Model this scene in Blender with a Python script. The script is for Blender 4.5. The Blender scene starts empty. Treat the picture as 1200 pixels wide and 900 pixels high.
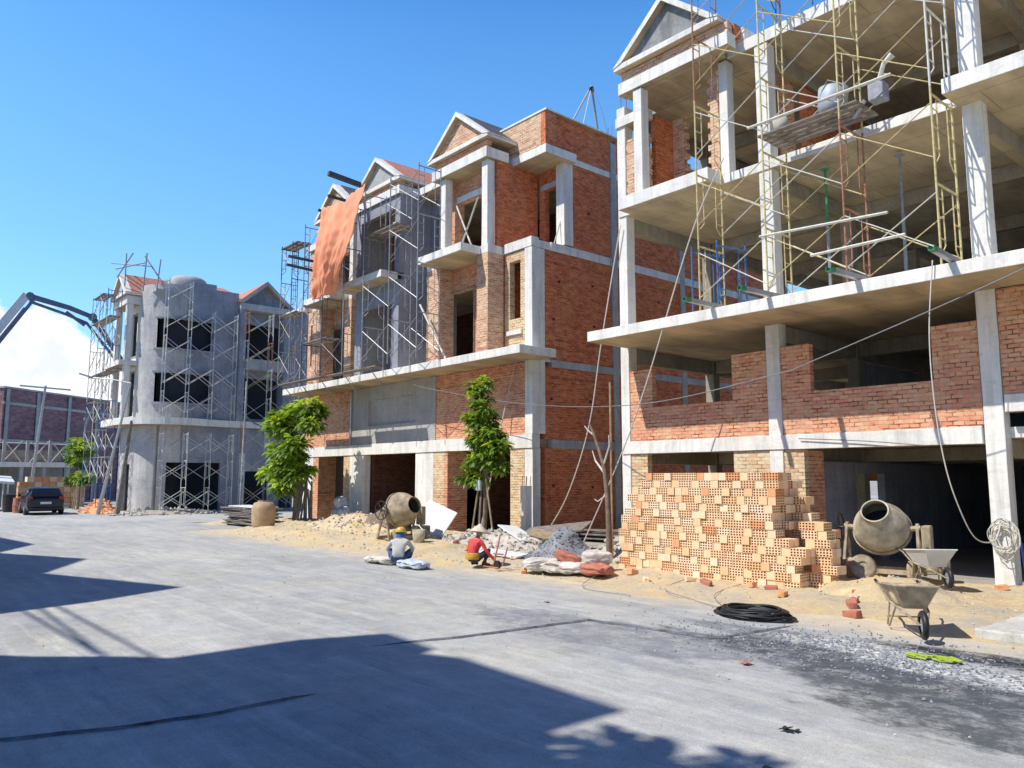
import bpy, bmesh, math, random
from mathutils import Vector, Matrix
R = math.radians
random.seed(7)
scn = bpy.context.scene
COL = scn.collection
# X runs along the street (to the right), Y goes from the street into the buildings, Z up.  Metres.

# ------------------------------------------------------------------ materials
def _new(name):
    m = bpy.data.materials.new(name); m.use_nodes = True
    nt = m.node_tree; b = nt.nodes['Principled BSDF']
    return m, nt, b
def N(nt, t, **kw):
    n = nt.nodes.new(t)
    for k, v in kw.items():
        if k.startswith('i_'): n.inputs[k[2:].replace('_', ' ')].default_value = v
        else: setattr(n, k, v)
    return n
def mixc(nt, fac, a, b, mode='MIX'):
    n = nt.nodes.new('ShaderNodeMix'); n.data_type = 'RGBA'; n.blend_type = mode
    for s, v in ((0, fac), (6, a), (7, b)):
        if hasattr(v, 'links') or isinstance(v, bpy.types.NodeSocket): nt.links.new(v, n.inputs[s])
        elif s == 0: n.inputs[0].default_value = v
        else: n.inputs[s].default_value = (*v, 1) if len(v) == 3 else v
    return n.outputs[2]
def noise(nt, vec, scale, detail=5, rough=.6):
    n = N(nt, 'ShaderNodeTexNoise'); n.inputs['Scale'].default_value = scale
    n.inputs['Detail'].default_value = detail; n.inputs['Roughness'].default_value = rough
    if vec is not None: nt.links.new(vec, n.inputs['Vector'])
    return n.outputs['Fac']
def ramp(nt, v, p0, p1, c0=(0, 0, 0), c1=(1, 1, 1)):
    n = N(nt, 'ShaderNodeValToRGB'); e = n.color_ramp.elements
    e[0].position = p0; e[1].position = p1; e[0].color = (*c0, 1); e[1].color = (*c1, 1)
    nt.links.new(v, n.inputs[0]); return n.outputs[0]
def mth(nt, op, a, b=0, c=None):
    n = N(nt, 'ShaderNodeMath', operation=op)
    for i, v in enumerate((a, b, c)):
        if v is None: continue
        if isinstance(v, bpy.types.NodeSocket): nt.links.new(v, n.inputs[i])
        else: n.inputs[i].default_value = v
    return n.outputs[0]
def bump(nt, b, h, strength=.4, dist=.02):
    n = N(nt, 'ShaderNodeBump'); n.inputs['Strength'].default_value = strength; n.inputs['Distance'].default_value = dist
    nt.links.new(h, n.inputs['Height']); nt.links.new(n.outputs[0], b.inputs['Normal'])
def wpos(nt): return N(nt, 'ShaderNodeNewGeometry').outputs['Position']
def stretch(nt, vec, s):
    n = N(nt, 'ShaderNodeMapping'); n.inputs['Scale'].default_value = s; nt.links.new(vec, n.inputs[0]); return n.outputs[0]

def plain(name, c, rough=.7, var=.25, scale=6, metal=0, bmp=.15, obj=True):
    m, nt, b = _new(name)
    vec = N(nt, 'ShaderNodeTexCoord').outputs['Object'] if obj else wpos(nt)
    f = noise(nt, vec, scale)
    c0 = tuple(x*(1-var) for x in c); c1 = tuple(min(1, x*(1+var)) for x in c)
    nt.links.new(ramp(nt, f, .3, .7, c0, c1), b.inputs['Base Color'])
    b.inputs['Roughness'].default_value = rough; b.inputs['Metallic'].default_value = metal
    if bmp: bump(nt, b, noise(nt, vec, scale*6), bmp, .01)
    return m

def concrete(name, light, dark, warm=(.50, .38, .20), soffit=.9, streak=.75, blot=.7):
    m, nt, b = _new(name); p = wpos(nt)
    f = noise(nt, p, blot, 6, .65)
    col = ramp(nt, f, .32, .68, dark, light)
    st = noise(nt, stretch(nt, p, (3.2, 3.2, .35)), 1.3, 5, .7)
    col = mixc(nt, mth(nt, 'MULTIPLY', ramp(nt, st, .45, .75), streak), col, tuple(x*.62 for x in dark))
    fine = noise(nt, p, 14, 6, .75)
    col = mixc(nt, .35, col, ramp(nt, fine, .35, .65, (.35, .35, .35), (.75, .75, .74)), 'OVERLAY')
    rst = noise(nt, stretch(nt, p, (2.2, 2.2, .6)), 1.9, 5, .7)
    col = mixc(nt, mth(nt, 'MULTIPLY', ramp(nt, rst, .62, .78), .45), col, (dark[0]*.95, dark[1]*.72, dark[2]*.5))
    ptc = noise(nt, stretch(nt, p, (1, 1, 1.6)), 3.3, 3, .5)
    col = mixc(nt, mth(nt, 'MULTIPLY', ramp(nt, ptc, .6, .62), .22), col, tuple(x*.7 for x in dark))
    pit = noise(nt, p, 45, 2, .5)
    col = mixc(nt, mth(nt, 'MULTIPLY', ramp(nt, pit, .66, .74), .5), col, tuple(x*.45 for x in dark))
    # formwork lines
    wv = N(nt, 'ShaderNodeTexWave', wave_type='BANDS', bands_direction='Z'); wv.inputs['Scale'].default_value = .7
    wv.inputs['Distortion'].default_value = .6
    nt.links.new(p, wv.inputs['Vector'])
    col = mixc(nt, mth(nt, 'MULTIPLY', ramp(nt, wv.outputs['Fac'], .0, .03, (1, 1, 1), (0, 0, 0)), .07), col, tuple(x*.6 for x in dark))
    # undersides: shuttering-board brown, with warm bounced light put into the colour
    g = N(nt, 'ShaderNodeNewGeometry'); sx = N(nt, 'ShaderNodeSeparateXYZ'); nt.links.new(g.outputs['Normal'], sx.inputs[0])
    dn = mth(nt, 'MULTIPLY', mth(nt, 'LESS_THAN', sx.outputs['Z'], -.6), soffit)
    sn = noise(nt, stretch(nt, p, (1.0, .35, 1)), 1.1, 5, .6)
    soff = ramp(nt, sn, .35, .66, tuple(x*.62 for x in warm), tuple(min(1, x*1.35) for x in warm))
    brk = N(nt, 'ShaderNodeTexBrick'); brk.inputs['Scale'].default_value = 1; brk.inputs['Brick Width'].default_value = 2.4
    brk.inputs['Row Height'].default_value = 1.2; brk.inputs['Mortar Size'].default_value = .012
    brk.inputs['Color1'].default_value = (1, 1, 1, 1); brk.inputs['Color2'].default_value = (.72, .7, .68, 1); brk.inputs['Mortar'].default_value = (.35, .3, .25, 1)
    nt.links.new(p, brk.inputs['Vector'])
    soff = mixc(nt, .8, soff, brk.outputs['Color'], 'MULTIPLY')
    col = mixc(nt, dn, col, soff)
    nt.links.new(col, b.inputs['Base Color']); b.inputs['Roughness'].default_value = .9
    bump(nt, b, mixc(nt, .4, noise(nt, p, 8, 8, .75), noise(nt, p, 60, 2)), .5, .03)
    return m

def brickmat(name, c1, c2, mortar, w=.2, h=.085, m_=.012, smear=.25, dirt=.4):
    m, nt, b = _new(name)
    g = N(nt, 'ShaderNodeNewGeometry'); p = g.outputs['Position']
    sp = N(nt, 'ShaderNodeSeparateXYZ'); nt.links.new(p, sp.inputs[0])
    sn = N(nt, 'ShaderNodeSeparateXYZ'); nt.links.new(g.outputs['True Normal'], sn.inputs[0])
    isx = mth(nt, 'GREATER_THAN', mth(nt, 'ABSOLUTE', sn.outputs['X']), .5)
    mx = N(nt, 'ShaderNodeMix'); nt.links.new(isx, mx.inputs[0]); nt.links.new(sp.outputs['X'], mx.inputs[2]); nt.links.new(sp.outputs['Y'], mx.inputs[3])
    cb = N(nt, 'ShaderNodeCombineXYZ')
    wob = mth(nt, 'MULTIPLY', mth(nt, 'SUBTRACT', noise(nt, p, 2.2, 2), .5), .035)
    nt.links.new(mx.outputs[0], cb.inputs[0]); nt.links.new(mth(nt, 'ADD', sp.outputs['Z'], wob), cb.inputs[1])
    br = N(nt, 'ShaderNodeTexBrick'); br.inputs['Scale'].default_value = 1
    br.inputs['Brick Width'].default_value = w; br.inputs['Row Height'].default_value = h
    br.inputs['Mortar Size'].default_value = m_; br.inputs['Mortar Smooth'].default_value = .3; br.inputs['Bias'].default_value = -.1
    br.inputs['Color1'].default_value = (*c1, 1); br.inputs['Color2'].default_value = (*c2, 1); br.inputs['Mortar'].default_value = (*mortar, 1)
    nt.links.new(cb.outputs[0], br.inputs['Vector'])
    gapn = noise(nt, stretch(nt, p, (1.2, 1.2, 3)), 2.4, 5, .7)
    mcol = mixc(nt, ramp(nt, gapn, .46, .6), mortar, tuple(x*.22 for x in c2))
    mm_ = ramp(nt, br.outputs['Fac'], .4, .6)
    col = mixc(nt, mm_, br.outputs['Color'], mcol)
    rowi = mth(nt, 'FLOOR', mth(nt, 'DIVIDE', sp.outputs['Z'], h*1.0)); rw = N(nt, 'ShaderNodeTexWhiteNoise', noise_dimensions='1D'); nt.links.new(rowi, rw.inputs['W'])
    hb_ = mth(nt, 'FRACT', mth(nt, 'DIVIDE', mx.outputs[0], .045)); dots = mth(nt, 'MULTIPLY', mth(nt, 'GREATER_THAN', rw.outputs['Value'], .93), mth(nt, 'MULTIPLY', mth(nt, 'GREATER_THAN', hb_, .45), ramp(nt, noise(nt, p, 1.4, 3), .45, .55)))
    col = mixc(nt, mth(nt, 'MULTIPLY', dots, .75), col, tuple(x*.25 for x in c2))
    cell = N(nt, 'ShaderNodeTexWhiteNoise'); 
    sc = N(nt, 'ShaderNodeVectorMath', operation='DIVIDE'); sc.inputs[1].default_value = (w, h, 1); nt.links.new(cb.outputs[0], sc.inputs[0])
    fl = N(nt, 'ShaderNodeVectorMath', operation='FLOOR'); nt.links.new(sc.outputs[0], fl.inputs[0]); nt.links.new(fl.outputs[0], cell.inputs[0])
    col = mixc(nt, .45, col, ramp(nt, cell.outputs[0], 0, 1, (.3, .3, .3), (.8, .78, .75)), 'OVERLAY')
    big = noise(nt, p, .9, 6, .7)
    col = mixc(nt, mth(nt, 'MULTIPLY', ramp(nt, big, .5, .75), smear), col, mortar)
    d = noise(nt, stretch(nt, p, (1.4, 1.4, .5)), 1.7, 6, .7)
    col = mixc(nt, mth(nt, 'MULTIPLY', ramp(nt, d, .48, .78), dirt), col, tuple(x*.4 for x in c1))
    sml = noise(nt, p, 9, 5, .75)
    col = mixc(nt, mth(nt, 'MULTIPLY', ramp(nt, sml, .56, .68), smear), col, mortar)
    big2 = noise(nt, p, .45, 4, .6)
    col = mixc(nt, .55, col, ramp(nt, big2, .36, .64, (.40, .38, .38), (.60, .59, .57)), 'OVERLAY')
    drip = noise(nt, stretch(nt, p, (6, 6, .5)), 1.0, 4, .7)
    col = mixc(nt, mth(nt, 'MULTIPLY', ramp(nt, drip, .62, .74), smear*1.1), col, tuple(min(1, x*1.25) for x in mortar))
    nt.links.new(col, b.inputs['Base Color']); b.inputs['Roughness'].default_value = .92
    hb = mth(nt, 'ADD', mth(nt, 'MULTIPLY', br.outputs['Fac'], -1.0), mth(nt, 'MULTIPLY', noise(nt, p, 20, 5, .7), .9))
    bump(nt, b, hb, .8, .02)
    return m

def leafmat(name, a, c):
    m, nt, b = _new(name)
    oi = N(nt, 'ShaderNodeNewGeometry').outputs['Random Per Island']
    f2 = noise(nt, N(nt, 'ShaderNodeTexCoord').outputs['Object'], 1.6, 3)
    col = mixc(nt, ramp(nt, f2, .35, .65), ramp(nt, oi, 0, 1, a, c), tuple(x*.6 for x in a))
    nt.links.new(col, b.inputs['Base Color']); b.inputs['Roughness'].default_value = .45
    tr = N(nt, 'ShaderNodeBsdfTranslucent'); nt.links.new(mixc(nt, 1, col, (1.6, 1.9, .7), 'MULTIPLY'), tr.inputs[0])
    ms = N(nt, 'ShaderNodeMixShader'); ms.inputs[0].default_value = .38
    nt.links.new(b.outputs[0], ms.inputs[1]); nt.links.new(tr.outputs[0], ms.inputs[2])
    nt.links.new(ms.outputs[0], nt.nodes['Material Output'].inputs[0])
    return m

def roadmat():
    m, nt, b = _new('asphalt'); p = wpos(nt)
    sp = N(nt, 'ShaderNodeSeparateXYZ'); nt.links.new(p, sp.inputs[0]); X, Y = sp.outputs['X'], sp.outputs['Y']
    big = noise(nt, stretch(nt, p, (.25, .6, 1)), .8, 6, .65)
    col = ramp(nt, big, .3, .7, (.21, .213, .222), (.345, .34, .33))
    stre = noise(nt, stretch(nt, p, (.35, 3.4, 1)), 1.1, 6, .7)            # tyre-dragged dust
    col = mixc(nt, mth(nt, 'MULTIPLY', ramp(nt, stre, .5, .72), .55), col, (.44, .42, .385))
    stre2 = noise(nt, stretch(nt, p, (.5, 4.5, 1)), 1.4, 7, .75)
    col = mixc(nt, mth(nt, 'MULTIPLY', ramp(nt, stre2, .54, .74), .5), col, (.125, .13, .145))
    # darker fresh asphalt towards the lower right of the site, in torn patches
    def blob(cx, cy, rx, ry, ns, amp):
        dx = mth(nt, 'DIVIDE', mth(nt, 'SUBTRACT', X, cx), rx); dy = mth(nt, 'DIVIDE', mth(nt, 'SUBTRACT', Y, cy), ry)
        d = mth(nt, 'SQRT', mth(nt, 'ADD', mth(nt, 'MULTIPLY', dx, dx), mth(nt, 'MULTIPLY', dy, dy)))
        d = mth(nt, 'ADD', d, mth(nt, 'MULTIPLY', mth(nt, 'SUBTRACT', noise(nt, stretch(nt, p, (1, 1.8, 1)), ns, 8, .72), .5), amp))
        return ramp(nt, d, .75, 1.05, (1, 1, 1), (0, 0, 0))
    n_t = noise(nt, p, 3.5, 8, .8)
    torn = ramp(nt, n_t, .3, .54)
    for (cx, cy, rx, ry, ns, amp, k, c) in [(-4.9, 8.6, 1.9, .5, 1.1, 1.6, 1.0, (.05, .055, .068)), (-3.4, 8.1, 1.7, .7, 1.3, 1.6, 1.0, (.06, .065, .075)), (-2.5, 7.4, 1.8, .8, 1.2, 1.8, .95, (.06, .065, .07)),
                                      (-5.9, 9.3, 1.3, .4, 1.4, 1.4, .6, (.07, .075, .085)), (-7.2, 7.8, 2.8, .8, 1.3, 1.8, .75, (.12, .125, .15)), (-3.3, 9.85, 1.5, .36, 1.6, .8, 1.0, (.018, .022, .03)), (-6.6, 6.9, 2.2, .5, 1.6, 2, .3, (.12, .125, .14))]:
        k2 = mth(nt, 'MULTIPLY', mth(nt, 'MULTIPLY', blob(cx, cy, rx, ry, ns, amp), torn), k)
        col = mixc(nt, k2, col, c)
    smd = noise(nt, stretch(nt, p, (.8, 7, 1)), 2.6, 8, .8)
    col = mixc(nt, mth(nt, 'MULTIPLY', ramp(nt, smd, .57, .7), .42), col, (.12, .125, .14))
    wht = noise(nt, stretch(nt, p, (.9, 5, 1)), 3.1, 8, .75)
    col = mixc(nt, mth(nt, 'MULTIPLY', ramp(nt, wht, .62, .72), .5), col, (.56, .53, .46))
    tint = noise(nt, p, .6, 4, .6)
    col = mixc(nt, .5, col, ramp(nt, tint, .35, .65, (.48, .5, .54), (.54, .53, .47)), 'OVERLAY')
    # grit / gravel spill (right edge)
    vo = N(nt, 'ShaderNodeTexVoronoi'); vo.inputs['Scale'].default_value = 26; nt.links.new(p, vo.inputs['Vector'])
    grit = ramp(nt, vo.outputs['Color'], .2, .9, (.08, .085, .1), (.62, .62, .6))
    gk = mth(nt, 'MULTIPLY', mth(nt, 'MAXIMUM', blob(-4.6, 9.35, 1.3, .42, 1.8, 1.5), blob(-3.1, 8.95, 1.5, .42, 1.8, 1.6)), ramp(nt, noise(nt, p, 5, 7, .8), .4, .56))
    col = mixc(nt, mth(nt, 'MULTIPLY', gk, .85), col, grit)
    # sand washed over the kerbless edge
    ed = mth(nt, 'ADD', Y, mth(nt, 'MULTIPLY', mth(nt, 'SUBTRACT', noise(nt, p, 1.2, 7, .75), .5), 1.5))
    sk = mth(nt, 'MULTIPLY', ramp(nt, mth(nt, 'MULTIPLY', ed, .05), .495, .56), mth(nt, 'GREATER_THAN', X, -31))
    col = mixc(nt, mth(nt, 'MULTIPLY', sk, .75), col, (.46, .37, .24))
    # fine aggregate, little stones and damp spots
    fine = noise(nt, p, 70, 3, .8)
    col = mixc(nt, .4, col, ramp(nt, fine, .3, .7, (.22, .22, .22), (.8, .8, .8)), 'OVERLAY')
    spk = N(nt, 'ShaderNodeTexVoronoi'); spk.inputs['Scale'].default_value = 7; nt.links.new(p, spk.inputs['Vector'])
    col = mixc(nt, mth(nt, 'MULTIPLY', ramp(nt, spk.outputs['Distance'], .03, .07, (1, 1, 1), (0, 0, 0)), .6), col, (.06, .06, .065))
    med = noise(nt, p, 2.6, 8, .75)
    col = mixc(nt, .45, col, ramp(nt, med, .3, .7, (.3, .3, .31), (.68, .68, .67)), 'OVERLAY')
    col = mixc(nt, 1, col, (1.5, 1.5, 1.46), 'MULTIPLY')
    nt.links.new(col, b.inputs['Base Color']); b.inputs['Roughness'].default_value = .9; b.inputs['Specular IOR Level'].default_value = .2
    hh = mth(nt, 'ADD', mth(nt, 'MULTIPLY', noise(nt, p, 1.5, 6, .7), 1.2), mth(nt, 'MULTIPLY', noise(nt, p, 40, 4, .8), .35))
    bump(nt, b, hh, .45, .05)
    return m
def sandmat(name, c=(.74, .56, .31), g=(.54, .48, .38)):
    m, nt, b = _new(name); p = wpos(nt)
    col = ramp(nt, noise(nt, p, 1.1, 7, .7), .35, .62, g, c)
    col = mixc(nt, .5, col, ramp(nt, noise(nt, p, 12, 7, .8), .3, .7, (.28, .27, .25), (.75, .74, .7)), 'OVERLAY')
    vo = N(nt, 'ShaderNodeTexVoronoi'); vo.inputs['Scale'].default_value = 9; nt.links.new(p, vo.inputs['Vector'])
    col = mixc(nt, mth(nt, 'MULTIPLY', ramp(nt, vo.outputs['Distance'], .06, .13, (1, 1, 1), (0, 0, 0)), .5), col, (.3, .16, .1))
    nt.links.new(col, b.inputs['Base Color']); b.inputs['Roughness'].default_value = .95
    bump(nt, b, noise(nt, p, 6, 8, .8), .8, .08)
    return m

M = {}
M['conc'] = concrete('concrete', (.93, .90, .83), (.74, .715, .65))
M['conc_in'] = concrete('shaded_concrete', (.42, .38, .29), (.28, .25, .2), warm=(.32, .25, .14), streak=.6)  # interior copy of the concrete, room shade darkened into its colour
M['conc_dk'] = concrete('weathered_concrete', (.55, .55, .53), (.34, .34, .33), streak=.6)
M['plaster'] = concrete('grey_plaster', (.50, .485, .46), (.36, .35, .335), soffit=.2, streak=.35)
M['plaster_dk'] = concrete('shade_tinted_plaster', (.40, .41, .45), (.22, .235, .28), soffit=.2, streak=.5)  # shaded copy of the grey plaster, bluish shade put into the colour
M['tymp'] = concrete('rough_plaster', (.34, .34, .34), (.2, .2, .2), soffit=0, blot=2)
M['brick_r'] = brickmat('red_brick', (.82, .235, .085), (.64, .16, .055), (.56, .26, .15), smear=.15, dirt=.4)  # for faces turned from the sun; the shade's redness is in the colour
M['brick_o'] = brickmat('orange_brick', (.88, .43, .25), (.76, .33, .18), (.66, .42, .29), smear=.3, dirt=.22)
M['brick_p'] = brickmat('pale_brick', (.80, .50, .32), (.70, .39, .24), (.66, .50, .37), smear=.4, dirt=.18)  # pale and yellow: copies for sunlit fronts, sunlight put into the colour
M['brick_y'] = brickmat('yellow_brick', (.82, .60, .36), (.74, .47, .25), (.68, .54, .38), smear=.4, dirt=.18)
M['brick_far'] = brickmat('far_brick', (.30, .17, .19), (.25, .14, .16), (.30, .22, .24), w=.4, h=.18, smear=.2, dirt=.3)  # bluish distance haze mixed into the brick colour
M['dusk'] = concrete('dim_plaster', (.34, .35, .40), (.2, .21, .26), soffit=.2)  # plaster with the rooms' bluish dimness put into the colour
M['brick_dk'] = brickmat('shaded_brick', (.14, .05, .03), (.1, .035, .02), (.12, .07, .05), smear=.1)  # interior copy of the brick, room darkness put into its colour
M['road'] = roadmat()
M['sand'] = sandmat('sand')
M['dirt'] = sandmat('grey_dirt', (.50, .46, .40), (.36, .34, .32))
M['ground'] = plain('dusty_ground', (.36, .33, .28), .95, .25, .5, obj=False)
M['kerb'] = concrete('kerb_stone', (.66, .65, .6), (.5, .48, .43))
M['tile'] = plain('red_roof_tile', (.50, .22, .15), .7, .35, 8)
M['roofdk'] = plain('dark_roof_felt', (.08, .085, .1), .85, .3, 3)
M['steel'] = plain('galvanised_steel', (.45, .46, .47), .45, .2, 8, .6)
M['pipe_y'] = plain('yellow_painted_steel', (.58, .47, .22), .55, .3, 9)
M['pipe_b'] = plain('blue_painted_steel', (.06, .14, .33), .5, .3, 9)
M['pipe_r'] = plain('rusty_steel', (.36, .17, .10), .8, .4, 12)
M['pipe_w'] = plain('pale_steel', (.62, .60, .52), .55, .2, 8)
M['pipe_g'] = plain('grey_steel', (.30, .31, .34), .6, .25, 9, .2)
M['green'] = plain('green_painted_steel', (.05, .28, .12), .5, .3, 8)
M['plank'] = plain('weathered_plank', (.22, .19, .16), .9, .4, 6)
M['wood'] = plain('raw_timber', (.36, .27, .17), .85, .3, 7)
M['bark'] = plain('bark', (.22, .16, .11), .95, .35, 10, bmp=.6)
M['leaf'] = leafmat('leaf', (.13, .22, .03), (.36, .46, .08))
M['leaf2'] = leafmat('sunlit_leaf', (.38, .48, .05), (.70, .70, .12))  # paler copy for clump tops, sunlight put into the colour
M['rope'] = plain('pale_rope', (.62, .58, .5), .8, .1, 20)
M['cable'] = plain('grey_cable', (.22, .22, .22), .6, .1, 20)
M['black'] = plain('black_rubber', (.018, .018, .02), .5, .3, 10)
M['tarp'] = plain('orange_tarp', (.92, .33, .17), .75, .16, 1.2)
M['mixer'] = plain('dusty_mixer_paint', (.50, .44, .32), .8, .5, 3.2)
M['mixer2'] = plain('cement_crusted_steel', (.38, .31, .21), .9, .6, 4, bmp=.6)
M['dark_in'] = plain('dark_interior', (.035, .04, .055), .9, .2, 5)  # near-black colour in place of the shade inside rooms and holes
M['barrow'] = plain('worn_barrow_steel', (.36, .29, .2), .7, .55, 5, .1)
M['bag_w'] = plain('white_sack', (.60, .55, .48), .85, .4, 5)
M['bag_r'] = plain('reddish_sack', (.48, .17, .11), .8, .25, 6)
M['bag_b'] = plain('pale_blue_sack', (.48, .54, .62), .8, .2, 6)
M['gravel'] = plain('gravel_stone', (.24, .25, .27), .9, .45, 3)
M['rubble'] = plain('rubble_stone', (.50, .46, .40), .95, .35, 3)
def objvar(name, cols, rough=.9):
    m, nt, b = _new(name); oi = N(nt, 'ShaderNodeObjectInfo').outputs['Random']; vec = N(nt, 'ShaderNodeTexCoord').outputs['Object']
    r_ = N(nt, 'ShaderNodeValToRGB'); e = r_.color_ramp.elements; e[0].color = (*cols[0], 1); e[1].color = (*cols[-1], 1)
    for i, c in enumerate(cols[1:-1]): q = e.new((i+1)/(len(cols)-1)); q.color = (*c, 1)
    nt.links.new(oi, r_.inputs[0]); f = noise(nt, vec, 14, 5, .7)
    nt.links.new(mixc(nt, .35, r_.outputs[0], ramp(nt, f, .3, .7, (.36, .34, .33), (.66, .66, .66)), 'OVERLAY'), b.inputs['Base Color'])
    b.inputs['Roughness'].default_value = rough; bump(nt, b, noise(nt, vec, 50, 4), .3, .01); return m
M['tbrick'] = objvar('terracotta', [(.85, .54, .28), (.91, .66, .40), (.81, .49, .25), (.93, .71, .48), (.87, .58, .34), (.93, .73, .52)])
M['tbrick2'] = plain('terracotta_dark', (.78, .36, .17), .85, .16, 5)
M['hole'] = plain('brick_hole', (.62, .32, .14), .95, .2, 6)  # terracotta darkened for the holes, their inner shade put into the colour
M['carp'] = plain('dark_car_paint', (.015, .022, .035), .22, .1, 3, .2, 0)
M['glass'] = plain('dark_glass', (.012, .018, .022), .06, .1, 3, 0, 0)
M['red_l'] = plain('red_lens', (.35, .02, .02), .2, .1, 3, 0, 0)
M['plate'] = plain('plate_white', (.7, .7, .7), .4, .05, 3, 0, 0)
M['skin'] = plain('skin', (.36, .2, .13), .6, .1, 6, 0, 0)
M['shirt_g'] = plain('grey_cotton', (.52, .52, .48), .9, .15, 5)
M['shirt_r'] = plain('red_cotton', (.66, .07, .07), .9, .3, 9)
M['jeans'] = plain('blue_denim', (.05, .09, .2), .9, .2, 8)
M['pants'] = plain('dark_trousers', (.03, .035, .06), .9, .2, 8)
M['ochre'] = plain('ochre_cloth', (.55, .30, .05), .9, .25, 8)
M['hat_y'] = plain('yellow_helmet_plastic', (.62, .42, .06), .35, .06, 5, 0, 0)
M['cloth_b'] = plain('blue_scarf_cloth', (.04, .15, .42), .9, .15, 8)
M['straw'] = plain('pale_straw', (.66, .58, .46), .9, .15, 12)
M['board'] = plain('white_board', (.72, .72, .70), .7, .1, 3)
M['jar'] = plain('tan_drum_clay', (.46, .33, .2), .8, .2, 4)
M['drum'] = plain('pale_plastic', (.42, .46, .5), .5, .15, 4)
M['net'] = plain('green_netting', (.02, .18, .17), .85, .25, 4)
M['boomp'] = plain('boom_grey_paint', (.12, .15, .22), .5, .25, 2)
M['boomw'] = plain('boom_white_paint', (.68, .7, .72), .45, .1, 2)
M['leafy'] = plain('lime_plastic', (.42, .55, .04), .6, .15, 12)
M['navy'] = plain('blue_sheet', (.02, .06, .25), .6, .2, 4)

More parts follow.
